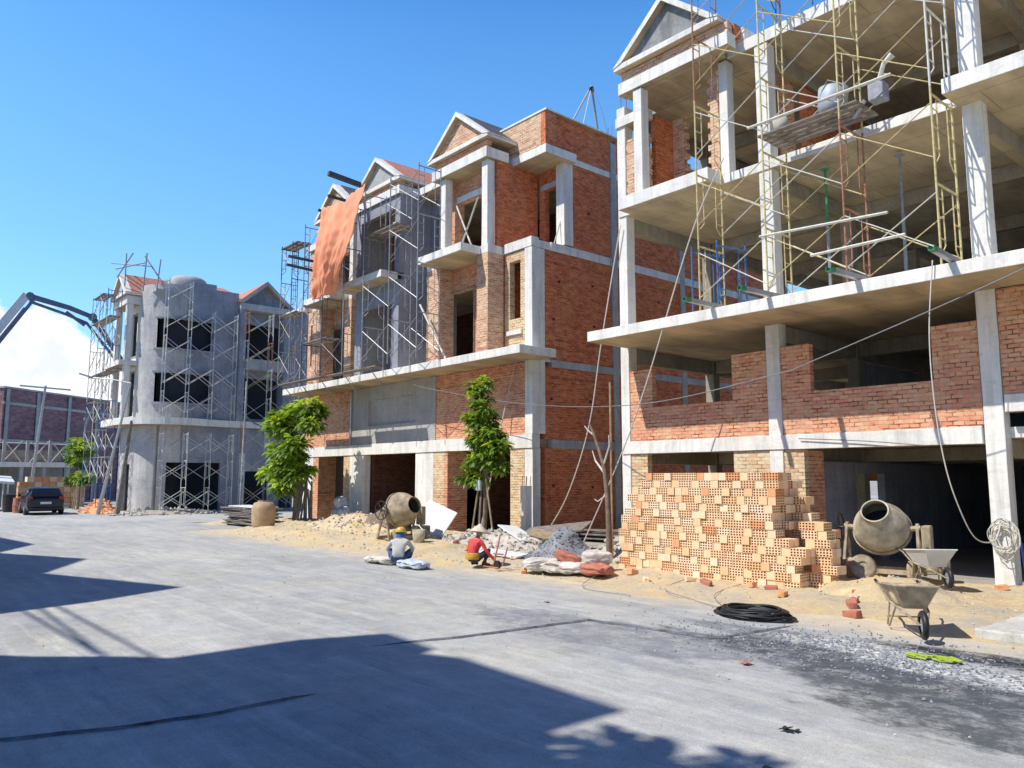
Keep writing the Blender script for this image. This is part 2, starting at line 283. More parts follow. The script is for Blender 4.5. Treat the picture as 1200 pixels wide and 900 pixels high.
# ------------------------------------------------------------------ mesh helper
WL = {}   # world origin of every parent
class MB:
    def __init__(s): s.v = []; s.f = []; s.mi = []; s.cur = 0
    def add(s, vs, fs):
        o = len(s.v); s.v += [tuple(x) for x in vs]
        for f in fs: s.f.append([i+o for i in f]); s.mi.append(s.cur)
        return s
    def box(s, x0, x1, y0, y1, z0, z1):
        if x0 > x1: x0, x1 = x1, x0
        if y0 > y1: y0, y1 = y1, y0
        if z0 > z1: z0, z1 = z1, z0
        return s.add([(x, y, z) for z in (z0, z1) for x, y in ((x0, y0), (x1, y0), (x1, y1), (x0, y1))],
              [(3, 2, 1, 0), (4, 5, 6, 7), (0, 1, 5, 4), (1, 2, 6, 5), (2, 3, 7, 6), (3, 0, 4, 7)])
    def obox(s, c, ax, ay, az):       # oriented box: centre and three half vectors
        c = Vector(c); ax, ay, az = Vector(ax), Vector(ay), Vector(az)
        vs = [c+i*ax+j*ay+k*az for k in (-1, 1) for i, j in ((-1, -1), (1, -1), (1, 1), (-1, 1))]
        return s.add(vs, [(3, 2, 1, 0), (4, 5, 6, 7), (0, 1, 5, 4), (1, 2, 6, 5), (2, 3, 7, 6), (3, 0, 4, 7)])
    def beam(s, a, b, w, h, up=(0, 0, 1)):
        a, b = Vector(a), Vector(b); d = (b-a); l = d.length; d.normalize()
        up = Vector(up); sd = d.cross(up)
        if sd.length < 1e-3: sd = d.cross(Vector((1, 0, 0)))
        sd.normalize(); u2 = sd.cross(d)
        return s.obox((a+b)/2, d*l/2, sd*w/2, u2*h/2)
    def tube(s, pts, r, n=8, cap=True):
        pts = [Vector(p) for p in pts]; rs = r if isinstance(r, (list, tuple)) else [r]*len(pts)
        rings = []; ref = None
        for i, p in enumerate(pts):
            d = (pts[min(i+1, len(pts)-1)]-pts[max(i-1, 0)]).normalized()
            if ref is None: ref = Vector((0, 0, 1)) if abs(d.z) < .9 else Vector((1, 0, 0))
            a = d.cross(ref)
            if a.length < 1e-4: a = d.cross(Vector((0, 1, 0)))
            a.normalize(); b = d.cross(a); ref = a.cross(d)
            rings.append([p+(a*math.cos(t)+b*math.sin(t))*rs[i] for t in [2*math.pi*k/n for k in range(n)]])
        vs = [v for rg in rings for v in rg]; fs = []
        for i in range(len(pts)-1):
            for k in range(n):
                k2 = (k+1) % n; fs.append((i*n+k, i*n+k2, (i+1)*n+k2, (i+1)*n+k))
        if cap: fs.append(tuple(range(n-1, -1, -1))); fs.append(tuple(range((len(pts)-1)*n, len(pts)*n)))
        return s.add(vs, fs)
    def lathe(s, prof, o=(0, 0, 0), axis=(0, 0, 1), n=20):
        ax = Vector(axis).normalized(); r = Vector((0, 0, 1)) if abs(ax.z) < .9 else Vector((1, 0, 0))
        a = ax.cross(r).normalized(); b = ax.cross(a); o = Vector(o); vs = []; fs = []
        for rr, h in prof:
            for k in range(n):
                t = 2*math.pi*k/n; vs.append(o+ax*h+(a*math.cos(t)+b*math.sin(t))*max(rr, .0005))
        for i in range(len(prof)-1):
            for k in range(n):
                k2 = (k+1) % n; fs.append((i*n+k, i*n+k2, (i+1)*n+k2, (i+1)*n+k))
        return s.add(vs, fs)
    def prism(s, poly, a0, a1, axis='z'):      # poly in the two other axes
        def P(p, a):
            return (p[0], p[1], a) if axis == 'z' else ((p[0], a, p[1]) if axis == 'y' else (a, p[0], p[1]))
        n = len(poly); vs = [P(p, a0) for p in poly]+[P(p, a1) for p in poly]
        return s.add(vs, [tuple(range(n-1, -1, -1)), tuple(range(n, 2*n))]+[(i, (i+1) % n, n+(i+1) % n, n+i) for i in range(n)])
    def build(s, name, mat, parent=None, smooth=False, bevel=0, label=None):
        me = bpy.data.meshes.new(name); off = WL.get(parent.name, Vector((0, 0, 0))) if parent else Vector((0, 0, 0))
        me.from_pydata([tuple(Vector(v)-off) for v in s.v], [], s.f)
        mats = mat if isinstance(mat, (list, tuple)) else [mat]
        for m in mats: me.materials.append(m)
        for p, i in zip(me.polygons, s.mi): p.material_index = i
        bm = bmesh.new(); bm.from_mesh(me); bmesh.ops.recalc_face_normals(bm, faces=bm.faces); bm.to_mesh(me); bm.free()
        if smooth:
            me.polygons.foreach_set('use_smooth', [True]*len(me.polygons))
        me.update()
        o = bpy.data.objects.new(name, me); COL.objects.link(o)
        if parent: o.parent = parent; WL[o.name] = off
        else: WL[o.name] = Vector((0, 0, 0))
        if bevel:
            md = o.modifiers.new('Bevel', 'BEVEL'); md.width = bevel; md.segments = 2; md.limit_method = 'ANGLE'
        if label: o['label'] = label
        return o
def smooth_by_angle(o, deg=35):
    me = o.data
    bm = bmesh.new(); bm.from_mesh(me)
    for f in bm.faces: f.smooth = True
    for e in bm.edges:
        if len(e.link_faces) == 2 and e.calc_face_angle(0) > R(deg): e.smooth = False
    bm.to_mesh(me); bm.free(); return o
def thing(name, label, cat, loc, group=None, rz=0):
    o = bpy.data.objects.new(name, None); COL.objects.link(o); o.empty_display_size = .2
    o.location = loc; o.rotation_euler = (0, 0, rz); o['label'] = label; o['category'] = cat
    if group: o['group'] = group
    WL[o.name] = Vector(loc) if rz == 0 else Vector((0, 0, 0))
    return o
def local(o): WL[o.name] = Vector((0, 0, 0)); return o      # parts of this thing are given in its own coordinates
def tag(o, label=None, cat=None, group=None, kind=None):
    if label: o['label'] = label
    if cat: o['category'] = cat
    if group: o['group'] = group
    if kind: o['kind'] = kind
    return o
def copy_tree(o, parent=None):
    c = o.copy(); COL.objects.link(c)
    if parent: c.parent = parent
    for ch in list(o.children): copy_tree(ch, c)
    return c
ROUGH = set(); RJ = random.Random(77)
def B(parent, name, mat, x0, x1, y0, y1, z0, z1, bev=.012, label=None):
    d = (x1-x0, y1-y0, z1-z0); L = max(d); ax = d.index(L)
    if L > 1.2 and mat in ROUGH and min(d) > .08:
        n_ = max(2, int(L/.45)); lo = [x0, y0, z0]; o1, o2 = [i for i in range(3) if i != ax]; vs = []; fs = []
        for i in range(n_+1):
            for (a, b_) in ((0, 0), (1, 0), (1, 1), (0, 1)):
                p = [0, 0, 0]; p[ax] = lo[ax]+L*i/n_; j = .0065 if 0 < i < n_ else 0
                p[o1] = lo[o1]+d[o1]*a+(RJ.uniform(0, j)*(1 if a == 0 else -1)); p[o2] = lo[o2]+d[o2]*b_+(RJ.uniform(0, j)*(1 if b_ == 0 else -1)); vs.append(tuple(p))
        for i in range(n_):
            for k in range(4): fs.append((4*i+k, 4*i+(k+1) % 4, 4*i+4+(k+1) % 4, 4*i+4+k))
        fs.append((0, 1, 2, 3)); fs.append((4*n_, 4*n_+1, 4*n_+2, 4*n_+3))
        return MB().add(vs, fs).build(name, mat, parent, bevel=bev, label=label)
    return MB().box(x0, x1, y0, y1, z0, z1).build(name, mat, parent, bevel=bev, label=label)
def wall(parent, name, mat, axis, a0, a1, t0, t1, z0, z1, holes=(), label=None):
    """wall running along x ('x') or y ('y') from a0 to a1, thickness t0..t1, with openings (a,b,zlo,zhi)"""
    mb = MB(); xs = sorted({a0, a1, *[h[0] for h in holes], *[h[1] for h in holes]}); xs = [x for x in xs if a0 <= x <= a1]
    for i in range(len(xs)-1):
        m = (xs[i]+xs[i+1])/2; segs = [(z0, z1)]
        for h in holes:
            if h[0] < m < h[1]:
                ns = []
                for s0, s1 in segs:
                    if h[2] > s0: ns.append((s0, min(s1, h[2])))
                    if h[3] < s1: ns.append((max(s0, h[3]), s1))
                segs = [q for q in ns if q[1]-q[0] > 1e-4]
        for s0, s1 in segs:
            if axis == 'x': mb.box(xs[i], xs[i+1], t0, t1, s0, s1)
            else: mb.box(t0, t1, xs[i], xs[i+1], s0, s1)
    return mb.build(name, mat, parent, label=label)
def teeth(mb, x0, x1, y0, y1, z0, z1, side, rnd, h=.17, d=.1):
    z = z0; k = 0
    while z < z1-.02:
        e = (d if k % 2 else 0)+rnd.uniform(-.015, .015); zt = min(z+h, z1)
        if side == 'r': mb.box(x0, x1+e, y0, y1, z, zt-.002)
        elif side == 'l': mb.box(x0-e, x1, y0, y1, z, zt-.002)
        else: mb.box(x0-e, x1+e*.8, y0, y1, z, zt-.002)
        z = zt; k += 1

ROUGH.update((M['conc'], M['conc_dk'], M['plaster']))
# ------------------------------------------------------------------ ground, road
g = MB().add([(-900, -900, 0), (900, -900, 0), (900, 900, 0), (-900, 900, 0)], [(0, 1, 2, 3)]).build('ground', M['ground']); tag(g, kind='structure')
rd = MB(); rn = random.Random(3)
n = 220; xs = [-160+i*(175/n) for i in range(n+1)]
def edge(x):
    e = 11.0+.25*math.sin(x*.9)+.15*math.sin(x*2.3+1)+.12*math.sin(x*5.1)
    if x < -27.5: e += min(1.0, (-27.5-x)/4.5)*2.2
    if x < -34: e = 12.4
    if x > -4.2: e = 10.85
    return e
vs = []; fs = []
for i, x in enumerate(xs): vs += [(x, -4.2, .006), (x, edge(x), .006)]
for i in range(n): fs.append((2*i, 2*i+2, 2*i+3, 2*i+1))
rd.add(vs, fs).build('road', M['road'])
tag(bpy.data.objects['road'], kind='structure')
tag(MB().add([(-45.0, 12.2, .010), (-36.5, 12.2, .010), (-36.5, 90, .010), (-45.0, 90, .010)], [(0, 1, 2, 3)]).build('side_road', M['road']), kind='structure')
def seam(pts, w, seed, name='asphalt_seam'):
    rr_ = random.Random(seed); P = []
    for i in range(len(pts)-1):
        for k in range(14):
            t = k/14; P.append((pts[i][0]*(1-t)+pts[i+1][0]*t, pts[i][1]*(1-t)+pts[i+1][1]*t))
    P.append(pts[-1]); vs = []
    for i, (x, y) in enumerate(P):
        a = P[max(i-1, 0)]; b = P[min(i+1, len(P)-1)]; d = Vector((b[0]-a[0], b[1]-a[1])).normalized(); n_ = Vector((-d.y, d.x))
        e = min(1, i/10, (len(P)-1-i)/10)+.05; o = mn.noise(Vector((x*2, y*2, seed)))*.05
        w1, w2 = w*e*rr_.uniform(.35, 1.1), w*e*rr_.uniform(.35, 1.1)
        vs += [(x+n_.x*(o+w1), y+n_.y*(o+w1), .011), (x+n_.x*o, y+n_.y*o, .011+.02*e), (x+n_.x*(o-w2), y+n_.y*(o-w2), .011)]
    fs = [f for i in range(len(P)-1) for f in ((3*i, 3*i+3, 3*i+4, 3*i+1), (3*i+1, 3*i+4, 3*i+5, 3*i+2))]
    tag(MB().add(vs, fs).build(name, M['seam'], smooth=True), kind='structure')
from mathutils import noise as mn
M['seam'] = plain('fresh_asphalt', (.13, .135, .15), .9, .75, 5, bmp=.8, obj=False)
seam([(-8.4, 5.0), (-8.13, 6.16), (-8.03, 7.22), (-7.9, 8.24), (-7.21, 8.35), (-6.55, 8.41), (-6.0, 8.55), (-5.89, 9.34), (-5.84, 10.1)], .04, 1)
seam([(-7.4, .4), (-7.29, 1.14), (-7.13, 1.57), (-6.96, 2.15), (-6.9, 2.69), (-6.94, 3.24), (-6.92, 3.57)], .02, 2)
# raised sandy strip in front of the buildings
from mathutils import noise as mn
def sand_h(x, y):
    e = edge(x)
    t = max(0, min(1, (y-e+.15)/1.4)); t = t*t*(3-2*t)
    h = .10*t + .07*t*mn.noise(Vector((x*.8, y*.8, 0)))+.05*t*mn.noise(Vector((x*2.7, y*2.7, 3)))+.018*mn.noise(Vector((x*8, y*8, 3)))*t
    if -34 < x < -17: h += .12*t
    return max(h, -.02) if t > 0 else -.03
def gridsurf(name, mat, x0, x1, y0, y1, st, fn):
    nx = int((x1-x0)/st); ny = int((y1-y0)/st)
    vs = [(x0+(x1-x0)*i/nx, y0+(y1-y0)*j/ny, 0) for j in range(ny+1) for i in range(nx+1)]
    vs = [(x, y, fn(x, y)) for x, y, _ in vs]
    fs = [(j*(nx+1)+i, j*(nx+1)+i+1, (j+1)*(nx+1)+i+1, (j+1)*(nx+1)+i) for j in range(ny) for i in range(nx)]
    return MB().add(vs, fs).build(name, mat, smooth=True)
tag(gridsurf('verge', M['sand'], -35.5, 6, 10.4, 16.2, .12, sand_h), kind='structure')
tag(gridsurf('yard', M['dirt'], -19, -13, 15.9, 34, .3, lambda x, y: .08+.05*mn.noise(Vector((x, y, 1)))), kind='structure')
tag(gridsurf('verge', M['dirt'], -70, -45.1, 12.45, 15.5, .25, lambda x, y: .05+.06*mn.noise(Vector((x, y, 2)))), kind='structure')

def heap(name, label, mat, cx, cy, rx, ry, h, seed, cat='heap', rough=.25, base=.05, stone=None, ns=0, ssize=.04):
    o = thing(name, label, cat, (cx, cy, base)); rr = random.Random(seed)
    def fn(x, y):
        d = math.hypot((x-cx)/rx, (y-cy)/ry); d += rough*mn.noise(Vector((x*1.7+seed, y*1.7, 0)))
        t = max(0, 1-d); f = t*1.15 if t < .75 else .8625+.3*(t-.75)
        return base-.06+h*f+(.05*h+.012)*mn.noise(Vector((x*6, y*6, seed)))*min(1, t*4)
    nx = ny = 34; vs = []
    for j in range(ny+1):
        for i in range(nx+1):
            x = cx+rx*1.35*(2*i/nx-1); y = cy+ry*1.35*(2*j/ny-1); vs.append((x, y, fn(x, y)))
    fs = [(j*(nx+1)+i, j*(nx+1)+i+1, (j+1)*(nx+1)+i+1, (j+1)*(nx+1)+i) for j in range(ny) for i in range(nx)]
    MB().add(vs, fs).build('mound', mat, o, smooth=True)
    if ns:
        mb = MB()
        for k in range(ns):
            a = rr.uniform(0, 2*math.pi); q = math.sqrt(rr.random())*1.12; x = cx+math.cos(a)*q*rx; y = cy+math.sin(a)*q*ry
            s = ssize*rr.uniform(.4, 1.3); rockpts(mb, (x, y, max(fn(x, y), .02)+s*.3), s, rr)
        st = mb.build('loose_stones', stone, o); st['kind'] = 'stuff'
    return o
def rockpts(mb, c, s, rr):
    c = Vector(c); P = []
    for d in ((1, 0, 0), (-1, 0, 0), (0, 1, 0), (0, -1, 0), (0, 0, 1), (0, 0, -1)):
        P.append(c+Vector([d[i]*s*rr.uniform(.6, 1.1)+rr.uniform(-.25, .25)*s for i in range(3)]))
    mb.add(P, [(0, 2, 4), (2, 1, 4), (1, 3, 4), (3, 0, 4), (2, 0, 5), (1, 2, 5), (3, 1, 5), (0, 3, 5)])

# ------------------------------------------------------------------ building on the right (open concrete frame)
rt = thing('unfinished_building', 'open four-storey concrete frame building with brick infill behind the tall brick pile', 'building', (-9.5, 16, 0))
b1 = rt; C_ = M['conc']
US = [-13.9, -9.5, -5.1, -.7, 3.7]; VS = [16.0, 20, 24, 28]
for i, u in enumerate(US):
    for j, v in enumerate(VS):
        top = 12.3
        if j == 0: x0, x1 = (u-.15, u+.15) if i == 0 else (u-.17, u+.17)
        else: x0, x1 = u-.15, u+.15
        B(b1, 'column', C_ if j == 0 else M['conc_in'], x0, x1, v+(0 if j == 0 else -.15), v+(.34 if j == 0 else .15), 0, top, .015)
# beam above ground floor + slabs
B(b1, 'beam', C_, -14.02, -5.3, 15.975, 16.25, 2.62, 2.95)
B(b1, 'beam', C_, -4.9, 6, 15.975, 16.25, 3.18, 3.5)
B(b1, 'slab', C_, -13.8, 7, 14.45, 16.0, 5.46, 5.72, label='deep cantilevered canopy slab with pale edge')
B(b1, 'slab', C_, -13.95, 7, 16.002, 28.3, 5.48, 5.70)
B(b1, 'slab', C_, -14.0, 7, 15.97, 28.3, 9.13, 9.36)
B(b1, 'slab', C_, -10.4, 7, 15.97, 28.3, 12.26, 12.56)
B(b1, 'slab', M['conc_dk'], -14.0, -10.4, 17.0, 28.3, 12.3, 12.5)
B(b1, 'slab', C_, -13.95, 7, 16.252, 28.3, 2.72, 2.93)
B(b1, 'balcony', C_, -13.5, -10.65, 15.38, 15.965, 9.08, 9.42)
B(b1, 'balcony', C_, -5.32, 7, 15.2, 15.965, 9.12, 9.42)
for (z, h) in ((2.72, .35), (5.48, .4), (9.13, .4), (12.26, .4)):
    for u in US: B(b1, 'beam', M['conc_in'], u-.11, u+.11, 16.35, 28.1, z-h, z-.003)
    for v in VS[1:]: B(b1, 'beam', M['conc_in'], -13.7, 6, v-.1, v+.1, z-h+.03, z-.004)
# second floor brick: left bay with window hole
wall(b1, 'brick_wall', M['brick_o'], 'x', -13.74, -9.68, 16.03, 16.2, 2.953, 4.9, [(-13.0, -10.6, 3.82, 9), (-13.74, -13.0, 4.82, 9)])
wall(b1, 'brick_wall', M['brick_o'], 'x', -9.32, -5.28, 16.03, 16.2, 2.953, 4.93, [(-8.63, -6.1, 3.87, 9)])
wall(b1, 'brick_wall', M['brick_o'], 'x', -4.92, -.88, 16.03, 16.2, 3.503, 5.455)
wall(b1, 'brick_wall', M['brick_o'], 'x', -.52, 3.5, 16.03, 16.2, 3.503, 5.455)
# ground floor piers
wall(b1, 'brick_pier', M['brick_y'], 'x', -13.74, -13.2, 16.03, 16.2, 0, 2.617)
wall(b1, 'brick_pier', M['brick_y'], 'x', -10.62, -9.68, 16.03, 16.2, 0, 2.617)
wall(b1, 'brick_pier', M['brick_y'], 'x', -9.32, -8.85, 16.03, 16.2, 0, 2.617)
B(b1, 'brick_pier', M['brick_o'], -9.0, -8.86, 16.21, 16.9, 0, 2.6)
# interior back walls that keep the rooms dark
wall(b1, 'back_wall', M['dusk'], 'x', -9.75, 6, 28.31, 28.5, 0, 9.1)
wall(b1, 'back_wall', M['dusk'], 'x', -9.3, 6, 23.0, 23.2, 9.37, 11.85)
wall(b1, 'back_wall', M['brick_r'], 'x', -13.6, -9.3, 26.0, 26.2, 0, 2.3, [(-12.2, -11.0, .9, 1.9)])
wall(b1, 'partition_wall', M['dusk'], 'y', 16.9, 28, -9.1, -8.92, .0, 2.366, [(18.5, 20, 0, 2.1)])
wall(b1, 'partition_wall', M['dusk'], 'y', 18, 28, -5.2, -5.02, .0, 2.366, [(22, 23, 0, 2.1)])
wall(b1, 'partition_wall', M['plaster_dk'], 'y', 20.2, 27.8, -9.6, -9.4, 2.95, 5.0)
wall(b1, 'partition_wall', M['brick_o'], 'x', -9.98, -9.68, 17.6, 17.78, 9.365, 12.2)
wall(b1, 'partition_wall', M['brick_r'], 'y', 17.9, 22.8, -9.6, -9.45, 9.365, 11.8)
# top bay with pediment
B(b1, 'column', C_, -12.98, -12.7, 15.45, 15.75, 9.422, 12.27, .015); B(b1, 'column', C_, -10.72, -10.44, 15.99, 16.28, 9.362, 12.27, .015)
B(b1, 'beam', C_, -14.06, -13.0, 15.95, 16.3, 11.72, 12.0)
mb = MB(); teeth(mb, -13.73, -13.02, 16.04, 16.2, 9.37, 11.3, 'b', random.Random(4), .15, .07); mb.build('brick_wall', M['brick_p'], b1)
mb = MB(); teeth(mb, -10.98, -10.725, 16.05, 16.2, 9.37, 12.0, 'l', random.Random(5), .15, .08); mb.build('brick_wall', M['brick_p'], b1)
wall(b1, 'brick_wall', M['brick_r'], 'y', 16.4, 17.3, -13.15, -13.0, 9.37, 11.9)
mb = MB(); teeth(mb, -12.99, -12.62, 17.15, 17.3, 9.37, 11.95, 'r', random.Random(6), .15, .09); mb.build('brick_wall', M['brick_p'], b1)
B(b1, 'beam', C_, -13.45, -10.0, 15.4, 15.75, 12.28, 12.62)
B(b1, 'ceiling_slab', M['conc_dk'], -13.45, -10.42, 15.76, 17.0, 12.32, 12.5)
wall(b1, 'brick_wall', M['brick_p'], 'x', -13.4, -10.05, 15.5, 15.7, 12.622, 12.93)
B(b1, 'brick_pier', M['brick_r'], -10.28, -10.0, 15.72, 18.4, 12.63, 12.93)
def gable(parent, x0, x1, y0, y1, z0, zt, th=.16, tymp=M['tymp'], trim=C_, roof=M['roofdk'], inset=.14):
    cx = (x0+x1)/2; r = MB()
    w = (x1-x0)/2; hh = zt-z0; L = math.hypot(w, hh); nx, nz = hh/L, w/L
    B(parent, 'cornice', trim, x0-.06, x1+.06, y0-.03, y1, z0, z0+th)
    pts_in = [(x0+.15, z0+th+.003), (x1-.15, z0+th+.003), (cx, zt-th-.02)]
    MB().prism(pts_in, y0+inset, y0+inset+.15, 'y').build('tympanum', tymp, parent)
    for s in (-1, 1):
        xe = cx+s*(w+.08); ze = z0+th*.55
        MB().prism([(xe, ze), (cx, zt-.002), (cx, zt-th*1.15), (cx+s*(w-.22), z0+th+.004)], y0-.05, y0+.32, 'y').build('rake_trim', trim, parent)
        MB().prism([(xe, ze+.012), (cx, zt+.03), (cx, zt-th+.02), (cx+s*(w-.15), z0+th*.9+.012)], y0+.324, y1, 'y').build('roof_slope', roof, parent)
gable(b1, -13.45, -10.25, 15.33, 19.5, 12.94, 14.42, roof=M['conc_dk'])
B(b1, 'roof_beam', C_, -10.4, -9.9, 15.99, 18, 12.57, 12.9)
# lumps of mortar and timber offcuts on the slab edges
rr = random.Random(12)

# ------------------------------------------------------------------ middle building
b2 = thing('unfinished_building', 'three-storey red brick and concrete row building with pointed gables in the middle', 'building', (-26.8, 17, 0))
X0, X1 = -34.9, -18.7
def pier(x0, x1, m, z0=0, z1=2.95, v0=17.0, v1=17.35): return B(b2, 'pier', m, x0, x1, v0, v1, z0, z1)
# ground floor piers: plastered face with brick edge
pier(-34.9, -33.9, C_); pier(-33.897, -33.35, M['brick_o'], v1=17.9)
pier(-31.0, -30.5, M['brick_y']); pier(-30.497, -29.3, C_)
pier(-25.4, -24.2, C_); pier(-24.197, -23.5, M['brick_y']); pier(-23.497, -23.3, M['brick_o'], v1=18.4)
pier(-19.8, -19.1, M['brick_y']); pier(-19.097, -18.7, C_)
B(b2, 'beam', C_, -34.92, -18.68, 16.96, 17.3, 2.953, 3.4)
wall(b2, 'brick_wall', M['brick_o'], 'x', -34.85, -30.35, 17.03, 17.25, 3.403, 5.8)
wall(b2, 'plaster_wall', M['plaster'], 'x', -30.34, -24.1, 17.0, 17.25, 3.403, 5.8, [(-29.0, -25.4, 4.15, 5.25)])
B(b2, 'recessed_panel', M['plaster'], -29.0, -25.4, 17.09, 17.24, 4.15, 5.25, 0)
wall(b2, 'brick_wall', M['brick_o'], 'x', -24.09, -19.05, 17.03, 17.25, 3.403, 5.8)
B(b2, 'downpipe', M['steel'], -30.42, -30.33, 16.93, 16.99, 3.41, 5.79)
B(b2, 'slab', C_, -34.6, -17.85, 15.7, 17.255, 5.81, 6.08, label='long canopy slab over the shopfronts')
B(b2, 'slab', C_, -34.85, -18.75, 17.26, 32.8, 5.81, 6.05); B(b2, 'slab', C_, -34.8, -18.75, 17.26, 32.8, 9.62, 9.9); B(b2, 'slab', C_, -34.8, -18.78, 17.9, 32.8, 12.95, 13.15)
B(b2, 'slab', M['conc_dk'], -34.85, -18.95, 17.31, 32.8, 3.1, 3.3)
# side wall, storey by storey
ycol = [17.0, 20.9, 24.9, 28.9, 32.7]
for k, y in enumerate(ycol):
    B(b2, 'column', C_ if k == 0 else M['conc_dk'], -19.04 if k == 0 else -19.0, -18.66 if k else -18.67, y+.001 if k else 17.303, y+(.3 if k else .55), 0 if k else 3.42, 14.3 if k > 0 else 9.6)
B(b2, 'column', C_, -19.04, -18.67, 16.97, 17.3, 3.403, 9.61)
for (z0, z1) in ((2.953, 3.25), (5.65, 5.9), (9.615, 9.92), (12.93, 13.16)):
    for k in range(4):
        B(b2, 'side_beam', C_ if z0 > 9 else M['conc_dk'], -18.98, -18.675, (17.86 if k == 0 else ycol[k]+.302), ycol[k+1]-.001, z0, z1)
def sw(y0, y1, z0, z1, m='brick_r', holes=()): wall(b2, 'side_brick_wall', M[m], 'y', y0, y1, -18.95, -18.71, z0, z1, holes)
for k in range(4):
    ya, yb = ycol[k]+(.56 if k == 0 else .302), ycol[k+1]-.001
    sw(ya, yb, 0, 2.95); sw(ya, yb, 3.252, 5.647); sw(ya, yb, 5.903, 9.612)
    if k > 0: sw(ya, yb, 9.923, 12.927)
    if k > 0: sw(ya, yb, 13.163, 14.42)
sw(18.95, 20.899, 9.923, 12.927); sw(18.0, 20.899, 13.163, 14.45)
mb = MB(); rp = random.Random(8)
for z in (1.6, 4.6, 7.2, 8.6, 11.2):
    for k in range(7):
        y = 18+k*1.9+rp.uniform(-.25, .25); zz = z+rp.uniform(-.1, .1)
        if all(abs(y-c-.15) > .4 for c in ycol): mb.box(-18.708, -18.700, y, y+.11, zz, zz+.09)
mb.build('putlog_holes', M['dark_in'], b2)  # flat dark patches; the shade inside the holes is their colour
wall(b2, 'plaster_wall', M['plaster'], 'y', 17.3, 32.8, -34.9, -34.7, 0, 13)
wall(b2, 'back_wall', M['brick_r'], 'x', -34.8, -18.8, 32.9, 33.1, 0, 13.5)
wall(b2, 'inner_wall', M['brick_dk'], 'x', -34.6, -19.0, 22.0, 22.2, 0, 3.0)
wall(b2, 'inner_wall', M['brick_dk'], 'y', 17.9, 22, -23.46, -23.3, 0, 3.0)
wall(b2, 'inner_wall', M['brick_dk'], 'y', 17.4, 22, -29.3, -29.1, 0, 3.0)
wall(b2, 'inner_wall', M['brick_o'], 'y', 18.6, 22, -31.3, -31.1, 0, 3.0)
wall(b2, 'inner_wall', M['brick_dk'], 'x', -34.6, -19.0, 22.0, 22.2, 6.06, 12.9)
# storey three: corner block with slit window
wall(b2, 'brick_wall', M['brick_y'], 'x', -20.1, -19.05, 17.02, 17.25, 6.083, 9.61, [(-19.86, -19.3, 7.3, 9.3)])
B(b2, 'beam', C_, -20.1, -18.68, 16.955, 17.3, 9.618, 9.96)
B(b2, 'sill', M['conc'], -19.95, -19.2, 16.94, 17.018, 6.75, 6.9, 0)
# bays: pilasters, recessed door, balcony, columns, pediment
def bay(c, brick=True, front=16.3, pil=M['brick_p'], dark=False, wall_m=None):
    wm = wall_m or M['brick_o']; a, b = c-1.75, c+1.85
    B(b2, 'pilaster', pil, a, a+.75, front, 16.998, 6.083, 9.6); B(b2, 'pilaster', pil, b-.6, b, front, 16.998, 6.083, 9.6)
    wall(b2, 'recessed_wall', wm, 'x', a+.752, b-.602, 16.9, 17.1, 6.083, 9.6, [(c-1.1, c+.35, 6.083, 8.75)])
    mb = MB(); mb.box(c-1.16, c-1.1, 16.86, 17.0, 6.083, 8.8); mb.box(c+.35, c+.41, 16.86, 17.0, 6.083, 8.8); mb.box(c-1.099, c+.349, 16.86, 17.0, 8.751, 8.8)
    mb.build('door_frame', M['wood'], b2)
    B(b2, 'slab', C_, a, b, front-.0, 17.25, 9.604, 9.9)
    B(b2, 'balcony', C_, c-1.15, c+1.45, front-.85, front-.003, 9.6, 9.88)
    for x in (c-1.0, c+1.45): B(b2, 'column', C_, x-.02, x+.3, front+.05, front+.38, 9.903, 12.95)
    wall(b2, 'recessed_wall', wm, 'x', a+.1, b-.15, 16.95, 17.15, 9.903, 13.0, [(c-.6, c+.75, 9.903, 12.1)])
    B(b2, 'lintel', M['conc'], c-.75, c+.9, 16.9, 16.947, 12.11, 12.35, 0)
    B(b2, 'beam', C_, c-1.35, b+.05, front-.12, 17.2, 12.953, 13.32)
    wall(b2, 'brick_band', M['brick_o'], 'x', c-1.25, b-.05, front-.02, front+.2, 13.323, 13.62)
    wall(b2, 'bay_side_wall', M['brick_r'], 'y', front+.42, 18.6, b-.15, b+.0, 9.903, 12.95)
    wall(b2, 'bay_side_wall', M['brick_r'] if brick else M['plaster_dk'], 'y', 17.0, 18.6, b-.15, b+.0, 6.083, 9.6)
    gable(b2, c-1.5, b+.12, front-.16, 19.3, 13.625, 15.12, th=.16, tymp=M['brick_p'] if not dark else M['plaster'])
bay(-22.0)
wall(b2, 'recess_wall', M['brick_r'], 'x', -20.05, -18.75, 18.6, 18.8, 9.905, 12.922, [(-19.75, -19.15, 9.905, 12.2)])
B(b2, 'column', C_, -19.1, -18.69, 18.5, 18.94, 9.965, 12.922)
B(b2, 'lintel', M['conc_dk'], -19.95, -19.1, 18.55, 18.599, 12.2, 12.4, 0)
B(b2, 'slab', M['conc'], -20.1, -18.72, 17.3, 18.6, 9.63, 9.9)
# roof parapet
B(b2, 'slab', C_, -21.0, -18.45, 17.42, 18.9, 12.912, 13.22)
wall(b2, 'parapet', M['brick_p'], 'x', -21.0, -18.75, 17.47, 17.68, 13.223, 14.42)
B(b2, 'coping', C_, -21.05, -18.44, 17.44, 17.72, 14.423, 14.5)
wall(b2, 'parapet', M['brick_r'], 'y', 17.69, 18.0, -18.75, -18.52, 13.223, 14.42)
wall(b2, 'parapet', M['brick_r'], 'y', 17.47, 17.688, -18.748, -18.52, 13.223, 14.42)
B(b2, 'coping', C_, -18.96, -18.5, 17.73, 33.0, 14.455, 14.52)
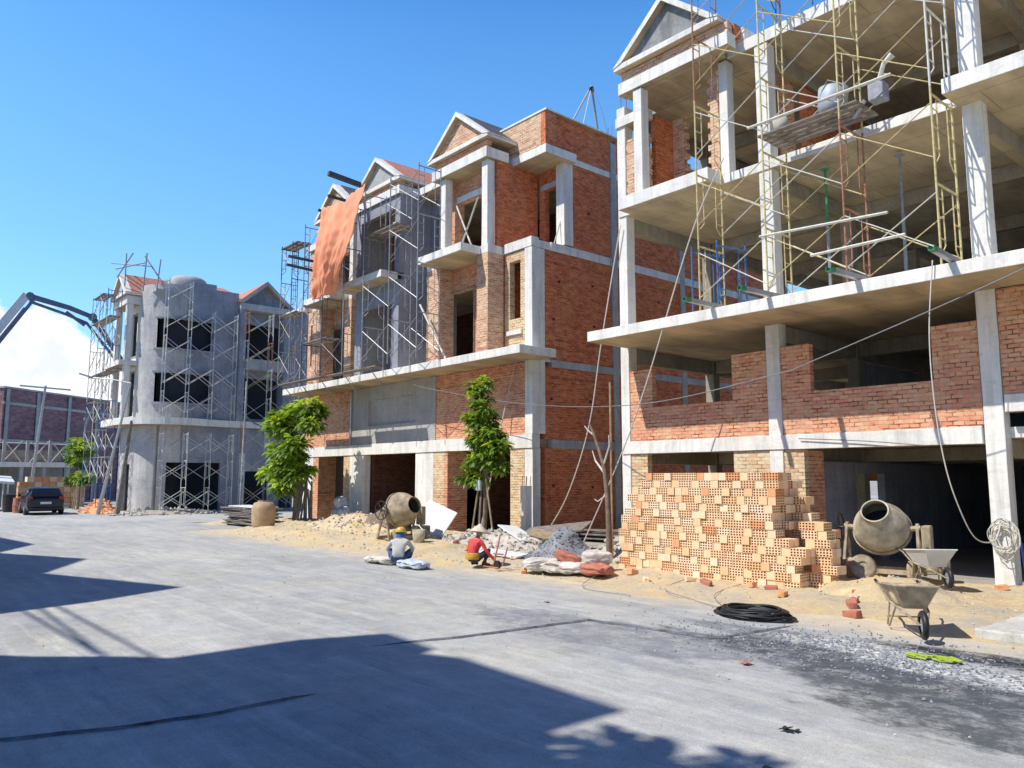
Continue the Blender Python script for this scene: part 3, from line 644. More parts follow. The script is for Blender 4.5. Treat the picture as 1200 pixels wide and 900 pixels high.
# between right bay and centre: plaster recess with narrow opening
wall(b2, 'recess_wall', M['plaster'], 'x', -25.2, -23.76, 17.5, 17.7, 6.083, 9.6, [(-24.75, -24.1, 6.9, 9.0)])
wall(b2, 'recess_wall', M['plaster_dk'], 'x', -25.2, -23.76, 17.5, 17.7, 9.903, 13.0, [(-24.9, -24.0, 10.2, 12.4)])
B(b2, 'roof_beam', C_, -25.2, -23.4, 16.7, 17.9, 13.0, 13.3)
# centre bay
cf = 16.0
def cbay():
    a, b = -28.5, -25.2
    wall(b2, 'plaster_wall', M['plaster_dk'], 'x', a, b, cf, cf+.2, 6.083, 9.6, [(a+.5, b-.5, 6.083, 8.8)])
    wall(b2, 'plaster_wall', M['plaster_dk'], 'x', a, b, cf, cf+.2, 9.9, 13.0, [(a+.35, b-.35, 9.9, 12.5)])
    wall(b2, 'bay_side_wall', M['plaster_dk'], 'y', cf+.201, 17.6, b-.2, b, 6.083, 13.0)
    wall(b2, 'bay_side_wall', M['plaster'], 'y', cf+.201, 17.6, a, a+.2, 6.083, 13.0)
    B(b2, 'balcony', C_, a-.3, b-.1, cf-.75, cf-.003, 9.6, 9.88)
    gable(b2, a-.1, b+.1, cf-.15, 19.5, 13.55, 14.95, tymp=M['plaster'], roof=M['tile'])
    B(b2, 'beam', C_, a-.05, b+.05, cf-.1, 17.6, 13.003, 13.35)
    wall(b2, 'brick_band', M['brick_p'], 'x', a+.05, b-.05, cf-.02, cf+.2, 13.353, 13.547)
cbay()
wall(b2, 'recess_wall', M['plaster'], 'x', -29.34, -28.51, 17.5, 17.7, 6.083, 12.9, [(-29.2, -28.7, 6.9, 9.0), (-29.2, -28.7, 10.2, 12.4)])
bay(-31.2, front=16.3)
wall(b2, 'brick_wall', M['brick_p'], 'x', -34.85, -32.96, 17.02, 17.25, 6.083, 12.9, [(-34.55, -33.95, 7.3, 9.3), (-34.55, -33.95, 10.4, 12.2)])
B(b2, 'balcony', C_, -34.95, -33.0, 15.9, 16.29, 9.58, 9.82)
B(b2, 'roof_beam', C_, -34.95, -29.9, 16.9, 17.9, 12.96, 13.25)
for y in ycol[1:]:
    for dx in (-.1, .1): cpipe_ = MB().tube([(-18.83+dx, y+.15, 14.3), (-18.83+dx+.03, y+.15, 15.0)], .012, 5).build('rebar', M['pipe_r'], b2)
for x in (-14.0, -13.8): MB().tube([(x, 16.15, 12.3), (x-.02, 16.15, 13.0)], .012, 5).build('rebar', M['pipe_r'], b1)
# bracing poles in two openings
def stick(name, label, cat, a, b, r, mat, group=None, n=6):
    o = MB().tube([a, b], r, n).build(name, mat); tag(o, label, cat, group); return o
def cpipe(parent, name, a, b, r, mat): return MB().tube([a, b], r, 6).build(name, mat, parent)
br = thing('timber_brace', 'crossed pale poles bracing the empty upper doorway of the gabled bay', 'brace', (-22, 16.8, 9.9))
cpipe(br, 'pole', (-22.7, 16.85, 9.92), (-21.4, 16.85, 12.0), .035, M['pipe_w']); cpipe(br, 'pole', (-21.5, 16.78, 9.92), (-22.6, 16.78, 12.0), .035, M['pipe_w'])
stick('timber_prop', 'pale timber propped diagonally against the doorway below the small balcony', 'prop', (-23.6, 15.9, 8.3), (-21.9, 15.85, 6.1), .04, M['pipe_w'])

# ------------------------------------------------------------------ corner building on the left
b3 = thing('unfinished_building', 'grey plastered corner building with rounded corner and red tiled gable under scaffolding', 'building', (-47, 15, 0))
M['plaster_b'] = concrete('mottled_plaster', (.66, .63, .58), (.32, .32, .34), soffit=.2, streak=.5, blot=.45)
PD = M['plaster_dk']; PL = M['plaster_b']  # one plaster: PD has the side's shade in its colour, PL the sunlit brightness
SX = -47.0
def arc(cx, cy, r, a0, a1, n=8): return [(cx+r*math.cos(R(a0+(a1-a0)*i/n)), cy+r*math.sin(R(a0+(a1-a0)*i/n))) for i in range(n+1)]
cxc, cyc, rc = SX-2.0, 15.2, 2.0
def curvewall(name, mat, r0, r1, z0, z1, holes=(), a0=-90., a1=0., st=5.):
    mb = MB(); n_ = int(round((a1-a0)/st))
    for i in range(n_):
        p, q = a0+st*i, a0+st*(i+1); m = (p+q)/2; segs = [(z0, z1)]
        for h in holes:
            if h[0] < m < h[1]:
                segs = [x for s0, s1 in segs for x in ((s0, min(s1, h[2])), (max(s0, h[3]), s1)) if x[1]-x[0] > 1e-3]
        c = lambda r_, a: (cxc+r_*math.cos(R(a)), cyc+r_*math.sin(R(a)))
        for s0, s1 in segs: mb.prism([c(r1, p), c(r1, q), c(r0, q), c(r0, p)], s0, s1)
    o = mb.build(name, mat, b3)
    bm = bmesh.new(); bm.from_mesh(o.data); bmesh.ops.remove_doubles(bm, verts=bm.verts, dist=1e-4)
    seen = {}
    for f in list(bm.faces):
        k = tuple(sorted(v.index for v in f.verts)); seen.setdefault(k, []).append(f)
    bmesh.ops.delete(bm, geom=[f for v in seen.values() if len(v) > 1 for f in v], context='FACES')
    bmesh.ops.recalc_face_normals(bm, faces=bm.faces); bm.to_mesh(o.data); bm.free(); smooth_by_angle(o, 25); return o
hol = [(6.35, 8.05), (9.5, 11.25)]
wall(b3, 'side_wall', PD, 'y', 15.2, 18.3, SX-.25, SX, 0, 5.0, [(15.2, 17.6, 0, 2.88)])
wall(b3, 'side_wall', PD, 'y', 18.31, 23.5, SX-.25, SX+.0, 0, 5.0, [(19.1, 20.6, 0, 2.4), (21.3, 22.6, 0, 2.4)])
curvewall('curved_corner', PL, 1.75, 2.0, 0, 5.0, [(-20, 0, 0, 2.88)])
wall(b3, 'front_wall', PL, 'x', -51.6, cxc, 13.2, 13.45, 0, 5.0, [(-51.0, -49.5, 0, 2.8)])
poly = [(-52.0, 12.1)]+arc(cxc, cyc, 3.1, -90, 0)+[(SX+.55, 16.5), (SX+.3, 17.5), (SX+.3, 23.6), (SX-1, 23.6), (SX-1, 15.5), (-52.0, 15.5)]
MB().prism(poly, 5.003, 5.4).build('canopy_slab', M['conc'], b3)
wall(b3, 'side_wall', PD, 'y', 15.2, 18.3, SX-.25, SX, 5.403, 13.0, [(15.2, 16.85, a, b) for a, b in hol])
wall(b3, 'side_parapet', PD, 'y', 15.6, 16.9, SX-.3, SX-.004, 13.003, 13.6)
wall(b3, 'side_parapet', PD, 'y', 16.901, 18.3, SX-.28, SX-.02, 13.003, 13.3)
curvewall('curved_corner', PL, 1.75, 2.0, 5.403, 13.3, [(-45, 0, a, b) for a, b in hol])
MB().lathe([(0, 0), (1.1, 0), (1.1, 1.0), (1.04, 1.16), (.85, 1.3), (.5, 1.38), (0, 1.4)], (SX-1.15, 15.55, 12.7), (0, 0, 1), 30).build('corner_cap', PL, b3, smooth=True)
B(b3, 'roof_slab', PL, -51.4, SX-.3, 13.5, 18.2, 12.8, 12.95)
for (z0, z1) in hol:
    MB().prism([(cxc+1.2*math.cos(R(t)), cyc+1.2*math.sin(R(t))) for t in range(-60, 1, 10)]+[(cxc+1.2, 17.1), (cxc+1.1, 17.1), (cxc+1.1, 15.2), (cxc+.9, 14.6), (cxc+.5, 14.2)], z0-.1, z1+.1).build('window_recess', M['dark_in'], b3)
    o_, i_ = arc(cxc, cyc, 2.13, -48, 0), arc(cxc, cyc, 2.003, 0, -48)
    for (za, zb) in ((z1, z1+.1), (z0-.13, z0-.003)): MB().prism(o_+[(SX+.13, 16.95), (SX+.003, 16.95)]+i_, za, zb).build('window_trim', PD, b3)
# front with balconies
wall(b3, 'front_wall', M['conc'], 'x', -51.6, cxc, 13.2, 13.45, 5.403, 12.9, [(-51.1, -49.5, 5.6, 8.3), (-51.1, -49.5, 9.2, 11.8)])
for x in (-51.7, -49.5): B(b3, 'column', M['conc'], x, x+.35, 12.5, 12.85, 5.403, 12.7)
B(b3, 'balcony', M['conc'], -52.4, -49.1, 12.2, 13.198, 8.55, 8.85)
B(b3, 'beam', M['conc'], -51.9, -49.1, 12.45, 13.198, 12.2, 12.7)
gable(b3, -52.0, -48.9, 12.3, 15.0, 12.72, 14.2, tymp=PL, trim=M['conc'], roof=M['tile'])
wall(b3, 'back_wall', PD, 'y', 13.2, 24, -51.85, -51.61, 0, 13)
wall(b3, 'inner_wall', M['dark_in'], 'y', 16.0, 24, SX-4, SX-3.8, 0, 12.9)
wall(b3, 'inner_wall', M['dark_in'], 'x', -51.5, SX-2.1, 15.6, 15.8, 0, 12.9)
for z in (5.42, 8.7, 12.6): B(b3, 'slab', PD, -51.5, SX-.3, 15.9, 24, z, z+.2)
# right gabled bay with a deep loggia
for (z0, z1) in ((5.403, 8.9), (8.903, 12.3)):
    wall(b3, 'bay_wall', PD, 'y', 18.4, 23.0, SX-.6, SX-.4, z0, z1, [(19.0, 21.2, z0+.15, z1-.75)])
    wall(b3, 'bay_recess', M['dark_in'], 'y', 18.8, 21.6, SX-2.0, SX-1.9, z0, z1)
B(b3, 'bay_pier', PD, SX-.39, SX+.32, 18.32, 18.7, 5.403, 12.3); B(b3, 'bay_pier', PD, SX-.39, SX+.32, 21.2, 21.5, 5.403, 12.3)
B(b3, 'bay_balcony', PL, SX-.39, SX+.5, 18.72, 21.19, 8.6, 9.25)
B(b3, 'bay_beam', PL, SX-.39, SX+.34, 18.3, 21.6, 12.303, 12.7)
MB().prism([(18.4, 12.75), (21.5, 12.75), (19.95, 14.0)], SX-.3, SX-.05, 'x').build('tympanum', PD, b3)
for s in (-1, 1):
    MB().prism([(19.95+s*1.75, 12.7), (19.95, 14.2), (19.95, 13.98), (19.95+s*1.5, 12.7)], SX-.05, SX+.42, 'x').build('rake_trim', M['conc_dk'], b3)
    MB().prism([(19.95+s*1.8, 12.75), (19.95, 14.28), (19.95, 14.205), (19.95+s*1.72, 12.71)], SX-4, SX+.35, 'x').build('roof_slope', M['tile'], b3)
MB().add([(SX-.3, 16.9, 13.25), (SX-.3, 18.4, 13.25), (SX-3, 18.4, 14.2), (SX-3, 16.9, 14.2)], [(0, 1, 2, 3)]).build('roof_slope', M['tile'], b3)
wall(b3, 'side_wall', PD, 'y', 21.51, 23.5, SX-.25, SX, 5.403, 12.7)

# ------------------------------------------------------------------ scaffolding
def frame_mesh(w, h, lad=True):
    mb = MB(); r = .022
    mb.tube([(0, 0, 0), (0, 0, h)], r, 6); mb.tube([(w, 0, 0), (w, 0, h)], r, 6)
    mb.tube([(0, 0, h-.12), (w, 0, h-.12)], r, 6)
    i = min(.25, w*.25)
    for s, q in ((0, i), (w, w-i)):
        mb.tube([(q, 0, h-.12), (q, 0, .45), (q+(s-q)*.6, 0, .3), (s, 0, .28)], .014, 5)
        for z in (.55, .95, 1.3):
            if lad: mb.tube([(s, 0, z), (q, 0, z)], .012, 5)
    return mb
def scaffold(name, label, P, A, W, npos, sp, w, lifts, lh, cols, rnd, group=None, braces=True, planks=(), thin=False, skip=(), bp=1.0, bm_=None):
    """frames stand across the wall: A = direction along the wall, W = direction of the frame width"""
    P, A, W = Vector(P), Vector(A).normalized(), Vector(W).normalized()
    root = thing(name, label, 'scaffolding', P, group)
    mats = [M[c] for c in cols]; base = {}
    rot = Matrix((( W.x, A.x, 0), (W.y, A.y, 0), (0, 0, 1))).to_4x4()
    for L in range(lifts):
        for i in range(npos):
            if (L, i) in skip: continue
            mt = rnd.choice(mats)
            if mt.name not in base:
                o = frame_mesh(w, lh-.01, not thin).build('frame', mt); base[mt.name] = o; first = True
                c = o
            else:
                c = base[mt.name].copy(); COL.objects.link(c)
            c.parent = root
            c.matrix_local = Matrix.Translation(A*(sp*i)+Vector((0, 0, lh*L)))@rot
        if braces:
            for i in range(npos-1):
                if (L, i) in skip or (L, i+1) in skip: continue
                for q in (0, w):
                    if (q and rnd.random() < .25) or rnd.random() > bp: continue
                    a = P+A*(sp*i)+W*q+Vector((0, 0, lh*L)); b = a+A*sp
                    rb_ = .021 if thin else .0125; mb = MB(); mb.tube([a+Vector((0, 0, .35)), b+Vector((0, 0, lh-.3))], rb_, 5); mb.tube([a+Vector((0, 0, lh-.3)), b+Vector((0, 0, .35))], rb_, 5)
                    mb.build('cross_brace', M[bm_] if bm_ else (M['pipe_w'] if rnd.random() < .6 else M['steel']) if thin else M['pipe_w'] if rnd.random() < .6 else M['pipe_y'], root)
    for (L, i0, i1) in planks:
        a = P+A*(sp*i0-.3)+Vector((0, 0, lh*L-.06)); b = P+A*(sp*i1+.3)+Vector((0, 0, lh*L-.06))
        for k in range(3):
            o = W*(w*(.2+.3*k)); MB().beam(a+o, b+o, w*.24, .04).build('plank', M['plank'], root)
    return root
rs = random.Random(21)
S1 = scaffold('scaffold_tower', 'yellow, blue and rusty frame scaffolding standing on the canopy slab of the open concrete building', (-10.5, 14.72, 5.72), (1, 0, 0), (0, 1, 0), 4, 1.72, .98, 5, 1.7,
         ['pipe_y', 'pipe_y', 'pipe_y', 'pipe_y', 'pipe_w', 'pipe_r'], rs)
# working platform half way up with thick pipes
for (a, b, r) in [((-9.1, 14.68, 9.62), (-6.0, 14.68, 9.62), .032), ((-8.9, 15.75, 9.5), (-6.9, 15.75, 9.5), .03), ((-8.9, 14.66, 7.12), (-6.2, 14.66, 6.95), .028), ((-7.75, 14.64, 6.45), (-5.9, 14.64, 6.45), .03)]:
    cpipe(S1, 'guard_pipe', a, b, r, M['pipe_w'])
for k in range(5): MB().beam((-8.9, 14.8+.2*k, 9.38), (-6.7, 14.8+.2*k, 9.38), .16, .035).build('plank', M['plank'], S1)
b_ = thing('plastic_barrel', 'pale open barrel tilted on the scaffold platform', 'barrel', (-7.45, 15.2, 9.4)); 
o = MB().lathe([(.0, 0), (.24, .0), (.29, .25), (.3, .6), (.27, .62), (.25, .58), (.22, .1), (0, .08)], (-7.45, 15.2, 9.44), (.12, 0, 1), 18).build('body', M['drum'], b_, smooth=True)
MB().tube([(-7.69, 15.2, 10.02), (-7.5, 15.2, 10.28), (-7.15, 15.2, 10.05)], .012, 6).build('handle', M['steel'], b_)
bk = thing('bucket', 'small grey bucket on the left end of the scaffold platform', 'bucket', (-8.5, 15.0, 9.4))
MB().lathe([(0, 0), (.12, 0), (.16, .3), (.145, .3), (.11, .03), (0, .03)], (-8.5, 15.0, 9.4), (0, 0, 1), 14).build('body', M['rubble'], bk, smooth=True)
MB().tube([(-8.66, 15, 9.7), (-8.5, 15, 9.9), (-8.34, 15, 9.7)], .008, 5).build('handle', M['steel'], bk)
wh = thing('hoist_winch', 'grey hoist winch with crank clamped on the platform right of the barrel', 'winch', (-6.45, 15.2, 9.4))
MB().box(-6.6, -6.3, 15.0, 15.3, 9.4, 9.75).build('motor_box', M['pipe_g'], wh, bevel=.02)
MB().tube([(-6.45, 15.15, 9.75), (-6.3, 15.1, 10.1), (-6.12, 15.1, 10.22)], [.05, .045, .07], 8).build('crank_arm', M['pipe_w'], wh)
MB().tube([(-6.7, 15.1, 9.5), (-6.95, 15.1, 9.2)], .04, 6).build('hook_arm', M['steel'], wh)
# steel props inside
props = [(-10.1, 16.9, 5.72, 9.1, 'pipe_w', 'pale steel prop left of the second column on the canopy storey'), (-8.35, 16.6, 5.72, 8.95, 'green', 'steel prop with green head under the upper slab'), (-6.95, 17.2, 5.72, 9.0, 'pipe_g', 'grey steel prop standing deep between the scaffold frames')]
for (x, y, z0, z1, mt, lb) in props:
    t = thing('steel_prop', lb, 'prop', (x, y, z0), 'steel props under the upper slab')
    cpipe(t, 'outer_tube', (x, y, z0), (x, y, z0+(z1-z0)*.6), .038, M['pipe_g'] if mt != 'pipe_w' else M['pipe_w']); cpipe(t, 'inner_tube', (x, y, z0+(z1-z0)*.6), (x, y, z1), .028, M[mt])
    B(t, 'head_plate', M[mt], x-.08, x+.08, y-.08, y+.08, z1, z1+.02, 0)
# steel channels poking out over the canopy edge
for (x, lb) in ((-10.0, 'leftmost of the four green-tipped steel channels lying across the canopy edge'), (-8.62, 'second green-tipped steel channel from the left on the canopy edge'), (-6.75, 'third green-tipped steel channel from the left on the canopy edge'), (-5.1, 'rightmost of the green-tipped steel channels on the canopy edge')):
    t = thing('steel_channel', lb, 'steel channel', (x, 14.5, 5.73), 'steel channels on the canopy')
    for nm, y0, y1, mt in (('channel', 13.68, 15.6, 'steel'), ('painted_tip', 13.5, 13.679, 'green')):
        mb = MB(); mb.box(x-.05, x+.05, y0, y1, 5.74, 5.752); mb.box(x-.05, x-.04, y0, y1, 5.753, 5.83); mb.box(x+.04, x+.05, y0, y1, 5.753, 5.83); mb.build(nm, M[mt], t)
    t.rotation_euler = (0, 0, R(rs.uniform(-5, 5)))
# pair of blue frames leaning on the left of the canopy slab
S1b = scaffold('scaffolding', 'short blue scaffold frames standing at the left end of the canopy slab', (-10.9, 15.0, 5.73), (1, 0, 0), (.35, .94, 0), 2, .7, .9, 1, 1.7, ['pipe_b'], rs, braces=False)
# tall mast left of first column + upper tower behind
S1c = scaffold('scaffold_tower', 'thin grey hoist mast rising above the roof slab of the open concrete building', (-9.0, 15.1, 12.56), (1, 0, 0), (0, 1, 0), 2, .9, .8, 2, 1.7, ['pipe_b', 'pipe_g'], rs)

# scaffolding on the middle building
S2 = scaffold('scaffold_tower', 'grey frame scaffolding in front of the central bay of the middle building', (-26.0, 14.9, 6.08), (1, 0, 0), (0, 1, 0), 3, 1.85, .95, 4, 1.75, ['pipe_g', 'steel', 'pipe_g'], rs, planks=[(3, 0, 1)], bp=.55, bm_='steel')
S2b = scaffold('scaffold_tower', 'low grey scaffolding left of the orange tarp on the middle building', (-31.3, 15.0, 6.08), (1, 0, 0), (0, 1, 0), 3, 1.8, .9, 4, 1.75, ['pipe_g', 'roofdk', 'steel'], rs, planks=[(1, 0, 1)], bp=.5, bm_='pipe_g')
cp = thing('scaffold_bracket', 'steel brackets hung with planks below the canopy edge of the middle building', 'bracket', (-28, 15.6, 5.8))
for x in (-33, -31.4, -29.6, -27.6, -25.6): MB().tube([(x, 15.65, 6.1), (x, 15.0, 6.1), (x+.1, 15.65, 5.3)], .022, 5).build('bracket', M['pipe_g'], cp)
for (a, b) in (((-33.4, 15.1, 6.14), (-29.3, 15.1, 6.14)), ((-29.0, 15.2, 6.14), (-25.2, 15.2, 6.14))): MB().beam(a, b, .35, .04).build('plank', M['plank'], cp)
# dark steel beams poking left from the roof
for i, (a, b, lb) in enumerate([((-28.0, 14.34, 14.24), (-28.0, 16.3, 14.07), 'thick dark beam sticking out above the orange tarp'), ((-28.6, 14.65, 13.55), (-28.6, 16.2, 13.5), 'short dark beam end poking out just below the thick beam'),
                                ((-29.5, 14.69, 13.18), (-29.5, 16.2, 13.1), 'lowest dark beam end at the roof left of the tarp'), ((-31.0, 14.12, 11.41), (-31.0, 16.0, 11.38), 'upper of two long dark poles sticking out left of the tarp'),
                                ((-31.0, 14.06, 11.03), (-31.0, 16.0, 10.95), 'lower of the two long dark poles sticking out left of the tarp')]):
    tag(MB().beam(a, b, .1 if i else .18, .1 if i else .18).build('timber_beam', M['roofdk']), lb, 'beam', 'beams sticking out of the middle building')
S2d = scaffold('scaffold_tower', 'narrow dark scaffold cage at the left corner of the middle building', (-33.6, 15.0, 6.2), (1, 0, 0), (0, 1, 0), 2, 1.1, .8, 4, 1.6, ['pipe_g', 'roofdk'], rs, planks=[(2, 0, 1), (4, 0, 1)])

# orange tarp hanging on the scaffold
def tarp():
    prof = [(0, -28.95, -25.6, 13.15, 13.2), (.2, -29.05, -25.62, 12.35, 12.3), (.45, -29.2, -25.75, 11.4, 11.2), (.6, -29.3, -26.35, 10.8, 10.6), (.8, -29.5, -27.2, 10.0, 9.95), (1, -29.75, -28.1, 9.35, 9.3)]
    nx, ny = 44, 56; vs = []
    for j in range(ny+1):
        t = j/ny
        for k in range(len(prof)-1):
            if prof[k][0] <= t <= prof[k+1][0]: break
        q = (t-prof[k][0])/(prof[k+1][0]-prof[k][0]); xl, xr, zl, zr = [prof[k][i]*(1-q)+prof[k+1][i]*q for i in (1, 2, 3, 4)]
        for i in range(nx+1):
            s = i/nx; x = xl+(xr-xl)*s; z = zl+(zr-zl)*s
            w_ = s+.12*mn.noise(Vector((t*2, s, 7)))-.25*t*t; y = 14.66-.22*mn.noise(Vector((w_*4.5, t*.9, 2)))-.13*mn.noise(Vector((w_*11, t*1.6, 4)))-.06*mn.noise(Vector((w_*24, t*3, 8)))-.06*mn.noise(Vector((s*6+t*7, t*8-s*5, 3)))-.25*math.sin(math.pi*t)
            z -= .16*math.sin(math.pi*s)*(1-t)+.05*abs(math.sin(s*9.4))*(1-t)**3
            vs.append((x+.05*mn.noise(Vector((t*9, s*3, 5))), y, z+.05*mn.noise(Vector((s*6, t*4, 9)))))
    fs = [(j*(nx+1)+i, j*(nx+1)+i+1, (j+1)*(nx+1)+i+1, (j+1)*(nx+1)+i) for j in range(ny) for i in range(nx)]
    o = MB().add(vs, fs).build('tarp', M['tarp'], smooth=True); md = o.modifiers.new('Solidify', 'SOLIDIFY'); md.thickness = .01
    tag(o, 'large orange tarpaulin hanging off the scaffolding of the middle building', 'tarp')
tarp()

# scaffolding round the corner building
S3 = scaffold('scaffold_tower', 'grey scaffolding against the windowed side of the corner building', (-46.7, 13.9, 5.42), (0, 1, 0), (1, 0, 0), 4, 1.35, .6, 5, 1.6, ['pipe_w', 'steel'], rs, thin=True, skip=[(4, 2), (4, 3)])
S3b = scaffold('scaffold_tower', 'low pale scaffold frames in front of the wide ground floor opening of the corner building', (-46.2, 13.8, .08), (0, 1, 0), (1, 0, 0), 4, 1.3, .8, 3, 1.5, ['pipe_w', 'steel'], rs, thin=True)
S3c = scaffold('scaffold_tower', 'tall dusty scaffold tower at the right gabled bay of the corner building', (-45.9, 18.3, .08), (0, 1, 0), (1, 0, 0), 3, 1.5, .7, 8, 1.7, ['pipe_g', 'pipe_r', 'pipe_w'], rs, skip=[(6, 2), (7, 2), (7, 1), (7, 0)])
S3d = scaffold('scaffold_tower', 'scaffolding with dark plank decks on the sunlit front of the corner building', (-52.9, 11.5, .08), (1, 0, 0), (0, 1, 0), 3, 1.75, .75, 8, 1.62, ['pipe_g', 'pipe_w', 'pipe_b'], rs, planks=[(4, 0, 1), (5, 0, 2), (7, 0, 2), (8, 0, 1)], thin=True, skip=[(0, 1)])
rf = thing('scaffold_poles', 'loose poles crossing above the red tiled gable of the corner building', 'scaffolding', (-49, 12.5, 14))
for a, b in [((-52.5, 12.3, 15.3), (-47.4, 13.2, 14.2)), ((-50.6, 12.2, 14.0), (-48.2, 12.4, 15.0)), ((-49.2, 12.3, 13.2), (-49.2, 12.3, 15.2)), ((-51.0, 12.2, 14.6), (-48.0, 13.0, 14.5)), ((-48.0, 13.0, 12.8), (-47.6, 13.0, 15.0)), ((-47.2, 13.5, 12.6), (-47.0, 13.6, 14.6)), ((-48.0, 13.0, 14.9), (-46.8, 14.0, 12.8))]:
    cpipe(rf, 'pole', a, b, .04, M['pipe_g'])
for (y, z, lb) in ((23.0, 0, 'first'),): pass
for (x, y, h, lb) in ((-45.2, 21.6, 9.0, 'tall thin scaffold pole standing right of the corner building gable'), (-44.6, 18.0, 7.6, 'thin pole leaning by the side street near the corner building')):
    stick('scaffold_pole', lb, 'pole', (x-.3, y, .05), (x, y, h), .035, M['pipe_w'])

# ------------------------------------------------------------------ ropes, cables
def curve_pts(P, n=10):
    P = [Vector(p) for p in P]; out = []
    for i in range(len(P)-1):
        p0 = P[max(i-1, 0)]; p1 = P[i]; p2 = P[i+1]; p3 = P[min(i+2, len(P)-1)]
        for k in range(n):
            t = k/n; out.append(.5*((2*p1)+(p2-p0)*t+(2*p0-5*p1+4*p2-p3)*t*t+(-p0+3*p1-3*p2+p3)*t**3))
    out.append(P[-1]); return out
def cable(name, label, cat, pts, r, mat): return tag(MB().tube(curve_pts(pts), r, 6).build(name, mat, smooth=True), label, cat)
cable('rope', 'pale hoist rope running from the roof tripod down past the brick corner', 'rope', [(-19.2, 20.5, 16.55), (-18.9, 18.4, 10.5), (-19.6, 17.0, 5.6), (-20.6, 16.4, .3)], .022, M['rope'])
cable('rope', 'rope hanging slack from the left column of the concrete frame building into the alley', 'rope', [(-13.88, 15.9, 8.9), (-14.64, 15.9, 5.75), (-15.16, 15.9, 3.42), (-16.02, 15.9, 1.52), (-17.3, 16.2, .3)], .017, M['rope'])
cable('rope', 'taut rope slanting from the scaffolding down to the alley ground', 'rope', [(-9.61, 14.5, 9.06), (-10.5, 14.5, 7.6), (-11.94, 14.5, 4.21), (-12.84, 14.5, 2.41), (-14.11, 14.5, .3)], .015, M['rope'])
cable('power_cable', 'thin power cable strung along both brick fronts at first floor height', 'cable', [(-2.2, 14.2, 6.1), (-3.84, 14.3, 5.39), (-7.51, 14.3, 4.29), (-8.61, 14.3, 4.05), (-12.1, 14.3, 3.72), (-18.07, 16, 4.27), (-23.24, 16, 5.2), (-24.65, 16, 5.6)], .011, M['cable'])
cable('hose', 'pale hose dangling in front of the right opening with the cement mixer', 'hose', [(-5.37, 14.4, 5.8), (-5.48, 14.35, 4.52), (-5.47, 14.35, 3.32), (-5.39, 14.4, 2.29), (-5.3, 14.6, 1.57), (-5.2, 15.0, .98), (-5.1, 15.6, .9), (-5.08, 15.92, 1.2)], .011, M['rope'])
cable('rope', 'thin rope swinging between mixer bay beam and the right column', 'rope', [(-8.9, 15.93, 2.85), (-7.5, 15.92, 2.75), (-6.3, 15.92, 2.62)], .012, M['cable'])
cable('hose', 'grey hose sagging along the upper wall of the corner building', 'hose', [(-46.0, 18.0, 6.6), (-45.9, 18.9, 5.4), (-45.8, 20.3, 5.1), (-45.7, 21.4, 6.6)], .05, M['cable'])
tp = thing('roof_tripod', 'hoist tripod of poles standing on the roof of the middle building', 'tripod', (-19.2, 20.5, 14.5))
for a in ((-19.9, 19.6, 14.4), (-19.0, 20.6, 14.4), (-19.6, 21.4, 14.4)): cpipe(tp, 'leg', a, (-19.2, 20.5, 16.6), .035, M['pipe_g'])
MB().lathe([(.0, -.04), (.11, -.04), (.11, .04), (0, .04)], (-19.2, 20.5, 16.45), (1, 0, 0), 14).build('pulley', M['black'], tp)
cable('rope', 'thin dark rope hanging from the tripod down the side brick wall', 'rope', [(-19.15, 20.55, 16.5), (-18.5, 20.6, 14), (-18.5, 20.6, 8.0)], .012, M['cable'])
# coil of cable on the right column
cl = MB(); rc_ = random.Random(2)
for k in range(14):
    a0 = rc_.uniform(0, 6.28); w_ = rc_.uniform(.13, .24); h_ = rc_.uniform(.2, .34); cx_ = -5.03+rc_.uniform(-.05, .07); cz_ = .95+rc_.uniform(-.12, .06)
    cl.tube([(cx_+w_*math.cos(t), 15.93-.05*rc_.random(), cz_+h_*math.sin(t)) for t in [a0+2*math.pi*i/22 for i in range(23)]], .009, 5)
tag(cl.build('cable_coil', M['pipe_w'], smooth=True), 'tangled coil of pale cable hung on the right column', 'cable coil')
# coil of black hose on the road edge
cl = MB()
for k in range(12):
    rx = .62-.02*k+rc_.uniform(-.06, .04); ry = .34+rc_.uniform(-.06, .05); cx_ = -6.55+rc_.uniform(-.05, .05); cy_ = 10.25+rc_.uniform(-.04, .04); z = .03+.009*k; a0 = rc_.uniform(0, 6)
    cl.tube([(cx_+rx*math.cos(t), cy_+ry*math.sin(t), z+.01*math.sin(3*t+k)) for t in [a0+2*math.pi*i/30 for i in range(31)]], .016, 5)
tag(cl.build('hose_coil', M['black'], smooth=True), 'flat coil of black hose lying at the road edge', 'hose coil')
for i, (pts) in enumerate([[(-8.2, 12.5, .12), (-8.0, 11.4, .07), (-7.4, 10.7, .03), (-6.9, 10.3, .03)], [(-9.3, 12.4, .12), (-8.9, 11.2, .08), (-8.0, 10.8, .03), (-7.1, 10.4, .03)], [(-10.9, 11.6, .1), (-10.2, 10.5, .03), (-9.0, 10.4, .03)]]):
    cable('wire', ['thin loose wire trailing from the brick pile to the black hose coil', 'second loose wire looping left of the first onto the road', 'short bent wire lying by the sacks at the road edge'][i], 'wire', pts, .006, M['cable'])

